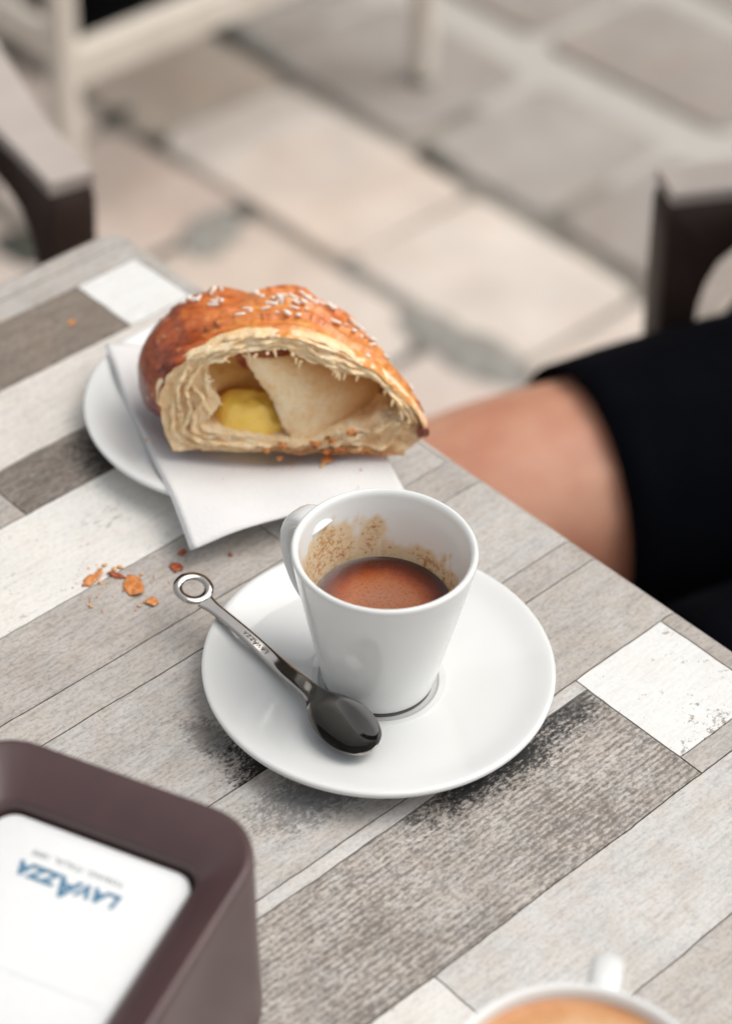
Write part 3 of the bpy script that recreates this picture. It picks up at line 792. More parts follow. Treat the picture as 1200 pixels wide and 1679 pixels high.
# crumb: torn rim running inward from the crust to the hollow
px2 = lambda x, y, y_=0: ((x - 475) / 4000., ((742 - y) / 4000. - y_ * .607) / .79)
cavp = [(336, 706), (352, 692), (366, 670), (352, 655), (340, 636), (346, 618), (378, 603), (405, 597), (440, 592), (470, 591), (492, 604), (505, 607), (520, 609), (537, 612), (552, 620), (570, 624), (585, 622), (606, 630), (626, 645), (648, 662), (658, 682), (644, 696), (610, 688), (575, 696), (545, 712), (520, 722), (475, 727), (430, 722), (385, 716)]
cav0 = resample(catmull([(*px2(x, y), 0) for x, y in cavp], 12, closed=True), NO)
# align start of the hollow outline with the crust outline by angle
def ang(p, c): return atan2(p.y - c.y, p.x - c.x)
cc = Vector((.002, .022, 0)); a0 = ang(OUT[0], cc)
k0 = min(range(NO), key=lambda k: abs((ang(cav0[k], cc) - a0 + pi) % (2 * pi) - pi)); cav = cav0[k0:] + cav0[:k0]
# both must run the same way round
def area(P): return sum(P[i].x * P[(i + 1) % len(P)].y - P[(i + 1) % len(P)].x * P[i].y for i in range(len(P)))
if area(OUT) * area(cav) < 0: cav = [cav[0]] + cav[1:][::-1]
# smooth correspondence: monotone angle matching
def by_angle(P, c, n):
    A_ = []
    for p in P: A_.append(ang(p, c))
    res = []
    for k in range(n):
        t_ = ang(OUT[k], cc); j = min(range(len(P)), key=lambda q: abs((A_[q] - t_ + pi) % (2 * pi) - pi)); res.append(P[j])
    return res
cav = [ (cav[k] * .35 + m_ * .65) for k, m_ in enumerate(by_angle(cav, cc, NO))]
rings = []; NR = 30
for i in range(NR + 1):
    u = i / NR; ring = []
    for k in range(NO):
        p = OUT[k].lerp(cav[k], u); wdt = (OUT[k] - cav[k]).length; d = u * wdt
        base = rings[0] if rings else None
        lam = sin(2 * pi * (d / .0034) + 7 * noise.noise(Vector((p.x * 55, p.y * 55, 1)))) * .0007 * (.3 + 1.4 * abs(noise.noise(Vector((p.x * 90, p.y * 90, 41))))) * sin(pi * min(1, u * 1.1)) if u < .95 else 0
        low = 1.0 if p.y < .03 and p.x < -.015 else .55
        rag = noise.noise(Vector((p.x * 260, p.y * 260, 5))) * .0019 + noise.noise(Vector((p.x * 640, p.y * 640, 8))) * .0009
        roll = -.0030 * sin(pi * u) * (1 if p.y > .03 else .4)
        jx = noise.noise(Vector((p.x * 300, p.y * 300, 15))) * .0011 * u; jz = noise.noise(Vector((p.x * 420, p.y * 240, 25))) * .0016 * u
        back = .0016 * sm(0, .18, u)
        ring.append(Vector((p.x + jx, .0004 + back + LEAN * p.y + roll * .4 + lam * low + rag * sin(pi * min(1, u + .1)), max(.0004, p.y + jz))))
    rings.append(ring)
rings[0] = [Vector(q) for q in crust_ring(0, -.0005)]
cavc = Vector((.002, .018, 0))
for i in range(1, 16):                        # walls of the hollow, going back and closing
    u = i / 15; yb = .004 + .0185 * u
    s = 1 + .10 * sin(pi * u) - .45 * u ** 3
    ring = []
    for k in range(NO):
        p = cav[k]; q = cavc + (p - cavc) * s
        nz = noise.noise(Vector((q.x * 150, yb * 150, q.y * 150))) * .0016 + noise.noise(Vector((q.x * 420, yb * 420, q.y * 420))) * .0006
        ring.append(Vector((q.x + nz, LEAN * p.y + yb, max(.0012, q.y + nz))))
    rings.append(ring)
v, f = loft(rings, False, True)
def crumb_mat():
    m, t, b = new_mat('pastry_crumb_inside')
    v = coords(t); n1 = noise_tex(t, v, 170, 5, .7); n2 = noise_tex(t, v, 620, 4, .75)
    sep = N(t, 'ShaderNodeSeparateXYZ'); t.links.new(v, sep.inputs[0])
    low = ramp(t, math_n(t, 'ADD', math_n(t, 'MULTIPLY', sep.outputs[0], 14), math_n(t, 'MULTIPLY', n1, .8)), [(.65, 0.), (1.0, .75)])
    c = ramp(t, n1, [(.3, (.88, .58, .29)), (.5, (.96, .74, .46)), (.7, (.97, .84, .60))])
    c = mix(t, c, ramp(t, n2, [(.3, (.80, .55, .30)), (.5, (1, 1, 1))]), .5, 'MULTIPLY')
    deep = ramp(t, math_n(t, 'MULTIPLY', sep.outputs[1], 1), [(.007, 0.), (.017, .8)])
    c = mix(t, c, (.88, .45, .08), deep)
    at = N(t, 'ShaderNodeAttribute'); at.attribute_name = 'bake'
    c = mix(t, c, (.50, .19, .045), at.outputs['Fac'])
    t.links.new(c, b.inputs['Base Color']); b.inputs['Roughness'].default_value = .75
    b.inputs['Subsurface Weight'].default_value = .12; b.inputs['Subsurface Radius'].default_value = (.002, .0014, .0008); b.inputs['Subsurface Scale'].default_value = 1
    bump(t, b, math_n(t, 'ADD', n1, n2), .7, .0012)
    return m
CRUMB = crumb_mat()
crumb = recalc(obj('crumb', v, f, CRUMB, croi, world=False))
# toasted browning along the underside and inside the right-hand pocket
bake_attr(crumb, lambda c: max(.8 * (1 - sm(.0008, .0030, c.z + noise.noise(c * 200) * .001)) * sm(-.02, .0, c.x), .60 * sm(.02, .036, c.x) * (1 - sm(.016, .024, c.z)) * (.55 + .9 * noise.noise(c * 170))) if c.y < .02 else 0)
# membrane of pastry hanging in the hollow
edge = [px2(x, y, .004) for x, y in ((398, 592), (418, 620), (440, 648), (456, 676), (466, 700), (484, 722), (500, 729))]
far_ = [px2(x, y, .016) for x, y in ((500, 588), (548, 598), (590, 614), (620, 634), (618, 664), (580, 690), (528, 722))]
E1 = catmull([(a, b, 0) for a, b in edge], 6); F1 = catmull([(a, b, 0) for a, b in far_], 6); nv = len(E1); nu = 26; vs_, fs = [], []
for i, (e_, g_) in enumerate(zip(E1, F1)):
    for k in range(nu):
        u = k / (nu - 1); p = e_.lerp(g_, u); nz = noise.noise(Vector((p.x * 110, p.y * 110, 31))) * .0012
        y = .0035 + .0135 * u ** 1.3 - .0025 * sin(pi * u) + nz + .0007 * sin(i * .55 + u * 9) * (1 - u)
        jag = noise.noise(Vector((i * .9, 3, 3))) * .0012 * (1 - u) ** 2
        vs_.append((p.x + jag, y + LEAN * p.y, max(.0008, p.y)))
for i in range(nv - 1):
    for k in range(nu - 1):
        q = i * nu + k; fs.append((q, q + 1, q + nu + 1, q + nu))
MEMB = crumb_mat(); MEMB.name = 'pastry_membrane'
mt_ = MEMB.node_tree
o = obj('pastry_membrane', vs_, fs, CRUMB, croi, world=False); bake_attr(o, lambda c: .05 + .55 * sm(.0, .030, c.x + .35 * (c.z - .02))); s = o.modifiers.new('thick', 'SOLIDIFY'); s.thickness = .0009  # tone turns browner towards the right and the top
# custard
def blob(c, r, seed, amp=.12, nu_=30, nv_=44):
    rings = []
    for i in range(1, nu_):
        th = pi * i / nu_; ring = []
        for k in range(nv_):
            a = 2 * pi * k / nv_; d = Vector((sin(th) * cos(a), sin(th) * sin(a), cos(th)))
            q = 1 + amp * noise.noise(d * 1.8 + Vector((seed, 0, 0))) + amp * .35 * noise.noise(d * 6 + Vector((seed, 0, 0)))
            ring.append((c[0] + d.x * r[0] * q, c[1] + d.y * r[1] * q, c[2] + d.z * r[2] * q))
        rings.append(ring)
    return loft(rings)
CUST = simple('custard', (1.0, .62, .11), .22, var=.10, scale=140, bmp=.4, dist=.0015, coat=.6)
bx, bz = px2(410, 690, .014)
v, f = blob((bx, .0140, bz), (.0170, .0105, .0140), 2, .14); recalc(obj('custard', v, f, CUST, croi, world=False))
# torn laminated layers: thin ragged sheets stacked between the crust and the hollow
acc = ([], [])
LAY = [.06, .20, .37, .54, .71, .88]
for q, u0 in enumerate(LAY):
    rows = []
    for k in range(NO):
        a_ = 2 * pi * k / NO; o1, c1 = OUT[k], cav[k]; cen = (c1 - o1).normalized() if (c1 - o1).length > 1e-6 else Vector((0, 1, 0)); wdt = (c1 - o1).length
        pn = Vector((cos(a_) * 5, sin(a_) * 5, q * 3.7))
        u = u0 + .20 * noise.noise(pn * .6) + .05 * noise.noise(pn * 2)
        p = o1.lerp(c1, max(0.005, min(1.0, u)))
        hf = Vector((p.x * 260, p.y * 260, q * 2.1)); tear = noise.noise(Vector((p.x * 130, p.y * 130, q * 5.3)))
        fr = .0002 + .0026 * tear + .0012 * noise.noise(hf) + .0035 * max(0, noise.noise(Vector((p.x * 48, p.y * 48, q * 2.9)))) + .0007 * noise.noise(hf * 2.3) - .0016 * sin(pi * u0) + .0034 * max(0, noise.noise(Vector((p.x * 75, p.y * 75, q * 1.7))))
        t_ = .00034 + .00034 * (1 + noise.noise(hf * .5))
        if wdt < .004: t_ *= .6
        wob = cen * (.0006 * noise.noise(Vector((p.x * 150, p.y * 210, q + 40))))
        bk0 = LEAN * p.y + .0060
        f0 = p + wob * 1.6
        P0 = f0 - cen * t_; P1 = f0 + cen * t_; B0 = p - cen * t_ * 1.4; B1 = p + cen * t_ * 1.4
        Y = LEAN * p.y + fr
        rows.append([(B0.x, bk0, B0.y), (P0.x, Y + .0005, P0.y), (f0.x, Y, f0.y), (P1.x, Y + .0005, P1.y), (B1.x, bk0, B1.y)])
    rows = [[(a, b_, max(.0005, c_)) for a, b_, c_ in r_] for r_ in rows]
    for k in range(NO):
        b0 = len(acc[0]); 
        break
    b0 = len(acc[0]); acc[0].extend([v_ for r_ in rows for v_ in r_])
    for k in range(NO):
        k2 = (k + 1) % NO
        if (Vector(rows[k][2]) - Vector(rows[k2][2])).length > .006: continue
        for m_ in range(4): acc[1].append((b0 + k * 5 + m_, b0 + k * 5 + m_ + 1, b0 + k2 * 5 + m_ + 1, b0 + k2 * 5 + m_))
ly_ = obj('pastry_layers', acc[0], acc[1], CRUMB, croi, world=False); ly_['kind'] = 'stuff'; recalc(ly_)
bake_attr(ly_, lambda c: max(.75 * (1 - sm(.0012, .0048, c.z + .003 * noise.noise(c * 160))) * sm(-.022, -.004, c.x), .45 * sm(.022, .038, c.x) * (1 - sm(.014, .024, c.z)) * max(0, .5 + 1.2 * noise.noise(c * 170))))
# ragged shreds of pastry along the upper lip of the hollow
def shred(o_, d, ln, w_, seed):
    d = d.normalized(); s_ = d.cross(Vector((0, 1, 0))).normalized(); rr = []
    for k in range(6):
        u = k / 5; p = o_ + d * (ln * u) + Vector((0, .0009 * sin(u * 3 + seed), 0)) ; w2 = w_ * (1 - u) ** .6 + .00012
        rr.append([p + s_ * (w2 * cos(a)) + Vector((0, 1, 0)) * (w2 * .5 * sin(a)) for a in [2 * pi * q / 7 for q in range(7)]])
    return loft(rr)
acc = ([], []); rr = random.Random(11)
for k in range(NO):
    p = cav[k]
    if p.y > .020 and rr.random() < .10:
        o_ = Vector((p.x, -.0016 + LEAN * p.y + rr.uniform(-.0012, .0012), p.y + rr.uniform(.0002, .0024)))
        d = Vector((rr.uniform(-.5, .5), rr.uniform(-.4, .3), -1)) if p.x > -.022 else Vector((1, rr.uniform(-.3, .3), rr.uniform(-.6, .3)))
        add(acc, shred(o_, d, rr.uniform(.0014, .0042), rr.uniform(.0004, .0008), k))
fl = recalc(obj('pastry_shreds', acc[0], acc[1], CRUMB, croi, world=False)); fl['kind'] = 'stuff'; bake_attr(fl, lambda c: 0)
# toasted flakes at the lower edge
acc = ([], [])
for (x, y, w_, seed) in ((465, 728, .004, 1), (520, 726, .005, 2), (545, 718, .005, 3), (560, 733, .0045, 4), (600, 735, .004, 5), (575, 705, .005, 6), (535, 738, .004, 7), (440, 738, .004, 8)):
    a, b_ = px2(x, y, -.001); b_ = max(.0006, b_); w_ *= .68; ring0, ring1 = [], []
    for k in range(12):
        t_ = 2 * pi * k / 12; r = w_ * (.7 + .5 * noise.noise(Vector((cos(t_) * 2, sin(t_) * 2, seed * 3.1)))); X = a + r * cos(t_); Z = b_ + r * .35 * sin(t_)
        ring0.append((X, -.0018 + .0012 * sin(t_ * 2 + seed), max(.0003, Z))); ring1.append((X, -.0010 + .0012 * sin(t_ * 2 + seed), max(.0006, Z + .0004)))
    add(acc, loft([ring0, ring1]))
fk = recalc(obj('toasted_flakes', acc[0], acc[1], CRUST, croi, world=False)); bake_attr(fk, lambda c: .40); fk['kind'] = 'stuff'
# tip flake on the right
v, f = blob((.0545, .0015, .0115), (.0026, .0016, .0030), 9, .3, 10, 14); o = recalc(obj('burnt_tip', v, f, CRUST, croi, world=False)); bake_attr(o, lambda c: .9)
# pearl-sugar sticks lying on the crust
SUG = simple('sugar_white', (.80, .74, .66), .45, var=.05, scale=900, bmp=.3, dist=.0003, sss=.3, sssr=(.001, .001, .001))
mw = croi.matrix_basis.copy()
def world_bvh(objs):
    V, F = [], []
    for o in objs:
        b0 = len(V); V += [mw @ v_.co for v_ in o.data.vertices]; F += [tuple(i + b0 for i in p.vertices) for p in o.data.polygons]
    return BVHTree.FromPolygons(V, F)
bvh = world_bvh([crust, wing])
s1 = [(180, 265, 60), (355, 185, 0), (410, 150, 90), (450, 165, 10), (485, 150, 90), (610, 80, 90), (665, 80, 90), (640, 155, 0), (600, 205, 10), (668, 172, 90), (612, 178, 0), (820, 285, 15), (880, 240, -40), (905, 260, -20), (960, 110, -30), (1000, 140, -40), (1090, 140, 0), (1150, 160, 20), (1100, 200, -20), (1030, 235, 20), (1120, 270, -30), (1190, 260, -40), (1160, 130, 40), (940, 95, 20), (590, 110, 90), (1060, 180, 0)]
s2 = [(30, 170, 40), (15, 145, -30), (100, 140, 80), (130, 175, -30), (180, 110, -35), (220, 140, -30), (270, 180, -20), (350, 190, -25), (400, 200, -25), (430, 220, -20), (110, 230, -40), (60, 265, -20), (150, 280, -10), (210, 240, 50), (450, 335, -25), (530, 370, -60), (590, 340, -45), (620, 375, -50), (660, 400, -30), (600, 410, -10), (660, 460, 20), (710, 460, -25), (755, 480, -20), (745, 520, 10), (810, 440, -80), (860, 460, -60), (860, 545, -25), (460, 650, 65), (710, 625, 10), (712, 715, 75), (1060, 800, -60), (190, 170, -25), (245, 165, -40), (300, 170, -20)]
# one mesh per two sizes, shared
def grain_mesh(ln, r):
    rings = []
    for (x, q) in ((-ln, .3), (-ln * .93, .8), (-ln * .6, 1.), (ln * .6, 1.), (ln * .93, .8), (ln, .3)):
        rings.append([(x, r * q * cos(2 * pi * k / 8), r * q * sin(2 * pi * k / 8)) for k in range(8)])
    v, f = loft(rings); me = bpy.data.meshes.new('sugar_grain'); me.from_pydata(v, [], f); me.materials.append(SUG)
    me.polygons.foreach_set('use_smooth', [True] * len(me.polygons)); return me
GM = [grain_mesh(.0010, .00070), grain_mesh(.0017, .00064), grain_mesh(.0023, .00062), grain_mesh(.0013, .00085), grain_mesh(.0007, .00055), grain_mesh(.0020, .00055)]
inv = mw.inverted()
for (lst, ox, oy) in ((s1, 230, 460), (s2, 460, 460)):
    for (x, y, an) in lst:
        hit = None
        for dy in (0, 3, 6, 10, 15):
            h_ = bvh.ray_cast(CAM, ray(ox + x * .2, oy + y * .2 + dy))
            if h_[0] is not None: hit = h_; break
        if hit is None: continue
        loc, nrm = hit[0], hit[1]
        if nrm.dot(CAM - loc) < 0: nrm = -nrm
        a = radians(an + rr.uniform(-12, 12)); d = Rv * cos(a) + Uv * sin(a); d = (d - nrm * d.dot(nrm)).normalized(); b2 = nrm.cross(d)
        o = bpy.data.objects.new('sugar_grain', rr.choice(GM)); col.objects.link(o); o.parent = croi
        R3 = Matrix((d, b2, nrm)).transposed().to_4x4(); R3.translation = loc + nrm * .0005
        o.matrix_basis = inv @ R3

# ================================================================== CRUMBS ON THE TABLE
FLK = []
for nm, b_ in (('flake_orange', .35), ('flake_brown', .6), ('flake_pale', .1)):
    m, t, bb = new_mat(nm); n1 = noise_tex(t, coords(t), 500, 4)
    cs = {'flake_orange': ((.68, .32, .11), (.50, .15, .035)), 'flake_brown': ((.40, .09, .02), (.25, .045, .01)), 'flake_pale': ((.66, .42, .18), (.62, .32, .12))}[nm]
    t.links.new(ramp(t, n1, [(.35, cs[0]), (.6, cs[1])]), bb.inputs['Base Color']); bb.inputs['Roughness'].default_value = .4; bump(t, bb, n1, .4, .0005); FLK.append(m)
def flake(px, py, r, asp, rot, mi, seed, label, zb=.0, group='pastry crumbs scattered on the table'):
    d = ray(px, py); q = CAM + d * ((zb + .0008 - CAM.z) / d.z); rings = []
    for (s_, zz) in ((.75, .0001), (1, .0004), (.9, .0010), (.5, .0013), (.12, .0012)):
        ring = []
        for k in range(22):
            a = 2 * pi * k / 22; rad = r * s_ * (1 + .45 * noise.noise(Vector((cos(a) * 1.6, sin(a) * 1.6, seed))) + .22 * noise.noise(Vector((cos(a) * 5, sin(a) * 5, seed))))
            x_, y_ = rad * cos(a), rad * asp * sin(a); X = x_ * cos(rot) - y_ * sin(rot); Y = x_ * sin(rot) + y_ * cos(rot)
            curl = .0010 * s_ * (r / .003) * max(0, sin(a * 1 + seed)) + .0004 * noise.noise(Vector((X * 900, Y * 900, seed)))
            ring.append((q.x + X, q.y + Y, zb + max(.0001, zz * .6 + curl * .7)))
        rings.append(ring)
    v, f = loft(rings); o = bpy.data.objects.new('pastry_flake', None)
    me = bpy.data.meshes.new('pastry_flake'); me.from_pydata([(a - q.x, b_ - q.y, c_ - zb) for a, b_, c_ in v], [], f); me.materials.append(FLK[mi])
    me.polygons.foreach_set('use_smooth', [True] * len(me.polygons))
    o = bpy.data.objects.new('pastry_flake', me); col.objects.link(o); o.location = (q.x, q.y, zb); recalc(o)
    tag(o, label, 'crumb', group)
flake(118, 528, .0018, .8, .3, 0, 1.1, 'lone orange crumb on the brown board at the far left')
flake(153, 946, .0048, .42, 0.15, 0, 2.2, 'long curled orange flake on the edge of the white board')
flake(219, 961, .0062, .60, 1.0, 0, 3.7, 'largest orange pastry flake, on the grey board left of the spoon ring')
flake(190, 942, .0034, .36, -1.0, 1, 4.7, 'thin curled flake touching the largest orange flake')
flake(250, 985, .0024, .9, .5, 0, 5.1, 'small orange crumb right below the largest flake')
flake(289, 929, .0027, .8, .9, 1, 6.4, 'dark red-brown crumb just above the spoon ring')
flake(299, 904, .0020, .6, .2, 1, 7.9, 'tiny dark crumb under the napkin corner')
TL = ['tiny pale crumb topmost of the cluster on the white board', 'tiny pale crumb leftmost of the cluster on the white board', 'pale crumb rightmost of the cluster, at the tip of the largest flake', 'pale crumb on the board joint between the two big orange flakes', 'pale crumb in the middle of the cluster above the joint', 'lone tiny tan crumb on the grey board below the long curled flake', 'tiny crumb under the largest orange flake, beside the small orange crumb', '', 'tiny brown speck of crumb between napkin corner and cup', 'tiny pale crumb above the largest orange flake, on the grey board', 'tiny pale crumb touching the lower edge of the long curled flake']
for i, (x, y, r) in enumerate(((172, 925, .0011), (163, 932, .0009), (197, 928, .0013), (180, 938, .0010), (188, 931, .0012), (150, 993, .0008), (229, 992, .0007), (300, 905, .0005), (378, 908, .0009), (233, 940, .0007), (165, 953, .0009))):
    if i == 7: continue
    flake(x, y, r, .7, i, 2 if i != 8 else 1, 10 + i * 1.3, TL[i])
nz_ = .0140
flake(459, 750, .0016, .7, .2, 0, 31, 'small orange crumb on the napkin in front of the croissant', nz_, 'pastry crumbs fallen on the napkin')
flake(535, 752, .0024, .9, .2, 0, 32.5, 'orange flake lying on the napkin under the croissant tear', nz_, 'pastry crumbs fallen on the napkin')
flake(529, 762, .0012, .6, .2, 2, 33.5, 'pale crumb on the napkin right below the orange flake', nz_, 'pastry crumbs fallen on the napkin')
flake(238, 721, .0010, .6, .2, 2, 34.5, 'tiny tan crumb on the napkin left of the croissant', nz_, 'pastry crumbs fallen on the napkin')

rr2 = random.Random(5); acc = ([], [])
for k in range(90):
    if k < 46: px_, py_, zb_ = 195 + rr2.gauss(0, 42), 955 + rr2.gauss(0, 20), .0002
    elif k < 66: px_, py_, zb_ = rr2.uniform(300, 600), rr2.uniform(752, 800), nz_ + .0002
    else: px_, py_, zb_ = rr2.uniform(190, 300), rr2.uniform(620, 800), nz_ - .0004
    if k >= 66 and px_ < 195 + (py_ - 600) * .45 + 22: continue
    d = ray(px_, py_); q = CAM + d * ((zb_ - CAM.z) / d.z); r_ = rr2.uniform(.00012, .00038)
    add(acc, boxvf((q.x, q.y, q.z), r_, r_ * rr2.uniform(.5, 1), r_ * .4, r_ * .15, Vector((cos(k), sin(k), 0)), Vector((-sin(k), cos(k), 0))))
dust = obj('crumb_dust', acc[0], acc[1], FLK[0], None); tag(dust, 'dust-fine pastry crumbs strewn over the board joint and the napkin', 'crumbs', kind='stuff')

# ================================================================== NAPKIN HOLDER
hx_ = Vector((-.39, .92, 0)).normalized(); hy_ = Vector((-.92, -.39, 0)).normalized()
C0 = Vector((-.1067, -.0743, 0)) + hx_ * .0050; LX, LY = .096, .112
hc = C0 + hx_ * LX / 2 + hy_ * LY / 2
HOLD = None
m, t, b = new_mat('plum_brown_plastic'); n1 = noise_tex(t, coords(t), 900, 3, .7); n2 = noise_tex(t, coords(t), 30, 3)
t.links.new(ramp(t, n2, [(.3, (.062, .034, .035)), (.7, (.082, .046, .046))]), b.inputs['Base Color']); b.inputs['Roughness'].default_value = .30; bump(t, b, n1, .12, .0003); HOLD = m
hold = empty('napkin_holder', hc, 'plum brown plastic napkin dispenser filled with printed white napkins', 'napkin holder')
def hr(ins, r, z): return rrect(hc.x, hc.y, LX / 2 - ins, LY / 2 - ins, r, 10, hx_, hy_, z)
rings = [hr(-.002, .020, .0), hr(-.002, .020, .003), hr(-.0008, .0195, .034), hr(0, .019, .066), hr(.0003, .019, .0690), hr(.0010, .0185, .0700), hr(.0022, .018, .0700), hr(.0142, .0082, .0612), hr(.0150, .0076, .0606), hr(.0154, .0072, .0596), hr(.0154, .0072, .040)]
v, f = loft(rings, True, False); o = recalc(obj('housing', v, f, HOLD, hold)); sharp(o, 55)
PW = paper_mat('napkin_stack_paper', (.72, .735, .735))
acc = None
for i in range(9):
    z = .0555 - i * .0016; ins = .0166 + rr.uniform(0, .0004)
    R_ = [hr(ins, .0066, z), hr(ins, .0066, z + .0011), hr(ins + .0006, .006, z + .0014)]
    v, f = loft(R_); o = obj('napkin', v, f, PW, hold)
    s_ = 0
# fold line on the top napkin
INK = simple('blue_ink', (.07, .19, .30), .8, bmp=0); INK2 = simple('grey_ink', (.28, .30, .31), .8, bmp=0)
tz = .05704
def hp(a, b_, z=tz): return C0 + hx_ * a + hy_ * b_ + Vector((0, 0, z))
acc = ([], [])
o0 = Vector((-.1585, -.0385, tz))
xs_ = [-.0138, -.0094, -.0051, .0002, .0060, .0101, .0145]
for i, ch in enumerate('LAVAZZA'):
    big = i == 3
    add(acc, text_mesh(ch, .0096 if big else .0066, INK, 'l', hold, o0 + hx_ * xs_[i] + hy_ * (.0012 if big else 0), hx_, hy_, extr=.00002, shear=.12, bold=.00034))
obj('printed_name', acc[0], acc[1], INK, hold, smooth=False)
v, f = text_mesh('TORINO, ITALIA, 1895', .0026, INK2, 'l', hold, o0 - hy_ * .0062 + hx_ * .001, hx_, hy_, extr=.00002, space=1.15, bold=.00005)
obj('printed_line', v, f, INK2, hold, smooth=False)
v, f = beam(hp(.016 + .004, .0665, .05700), hp(.086, .0665, .05700), .0009, .0001, .00002); obj('napkin_crease', v, f, simple('paper_crease', (.70, .72, .72), .9, bmp=0), hold, smooth=False)

# ================================================================== MACCHIATO CUP (front right)
LC = Vector((-.1095, -.1865, 0)); 
cup2 = empty('macchiato_cup', LC, 'white cup of milky macchiato at the bottom edge, handle pointing away', 'cup')
H2 = .066; R2 = .0375
o2 = [(0, .0012), (.019, .0010), (.0205, .0), (.0215, .0), (.0222, .0015), (.0240, .006), (.0280, .018), (.0322, .036), (.0352, .052), (.0368, H2 - .002), (.0370, H2 - .0006), (.0365, H2)]
i2 = [(.0355, H2), (.0349, H2 - .0008), (.0344, H2 - .003), (.0325, .052), (.029, .034), (.024, .016), (.015, .008), (0, .007)]
v, f = lathe([o2[0], o2[1]] + catm_profile(o2[2:]) + catm_profile(i2), LC, 120); recalc(obj('cup_body', v, f, M['porcelain'], cup2))
m, t, b = new_mat('milk_foam'); vv = coords(t); n1 = noise_tex(t, vv, 60, 4, .6); n2 = noise_tex(t, vv, 500, 4); L = N(t, 'ShaderNodeVectorMath'); L.operation = 'LENGTH'; t.links.new(coords(t, (1, 1, 0)), L.inputs[0])
x_ = math_n(t, 'ADD', math_n(t, 'MULTIPLY', L.outputs['Value'], 24), math_n(t, 'MULTIPLY', math_n(t, 'SUBTRACT', n1, .5), .6))
t.links.new(mix(t, ramp(t, x_, [(.30, (.72, .58, .42)), (.52, (.62, .40, .23)), (.72, (.54, .27, .11)), (.92, (.46, .18, .055))]), ramp(t, n2, [(.3, .8), (.6, 1.)]), .5, 'MULTIPLY'), b.inputs['Base Color']); b.inputs['Roughness'].default_value = .3
v, f = liquid_disc(.0345, H2 - .0040, LC); obj('foam', v, f, m, cup2)
ha2 = atan2(.027, .0445); hd2 = Vector((cos(radians(33)), sin(radians(33)), 0)); hs2 = Vector((-hd2.y, hd2.x, 0))
prof = [(.034, .0545), (.040, .0570), (.0475, .0575), (.0540, .0545), (.0568, .0470), (.0550, .0380), (.0490, .0290), (.0400, .0225), (.0300, .0190), (.026, .0185)]
pc2 = catmull([(a, b_, 0) for a, b_ in prof], 6); rings = []
for i, p in enumerate(pc2):
    t_ = (pc2[min(i + 1, len(pc2) - 1)] - pc2[max(i - 1, 0)]).normalized(); nn = Vector((-t_.y, t_.x, 0)); ring = []
    for k in range(18):
        a = 2 * pi * k / 18; q = p + nn * (sin(a) * .0026); ring.append(LC + Vector((0, 0, q.y)) + hd2 * q.x + hs2 * (cos(a) * .0046))
    rings.append(ring)
v, f = loft(rings); recalc(obj('handle', v, f, M['porcelain'], cup2))

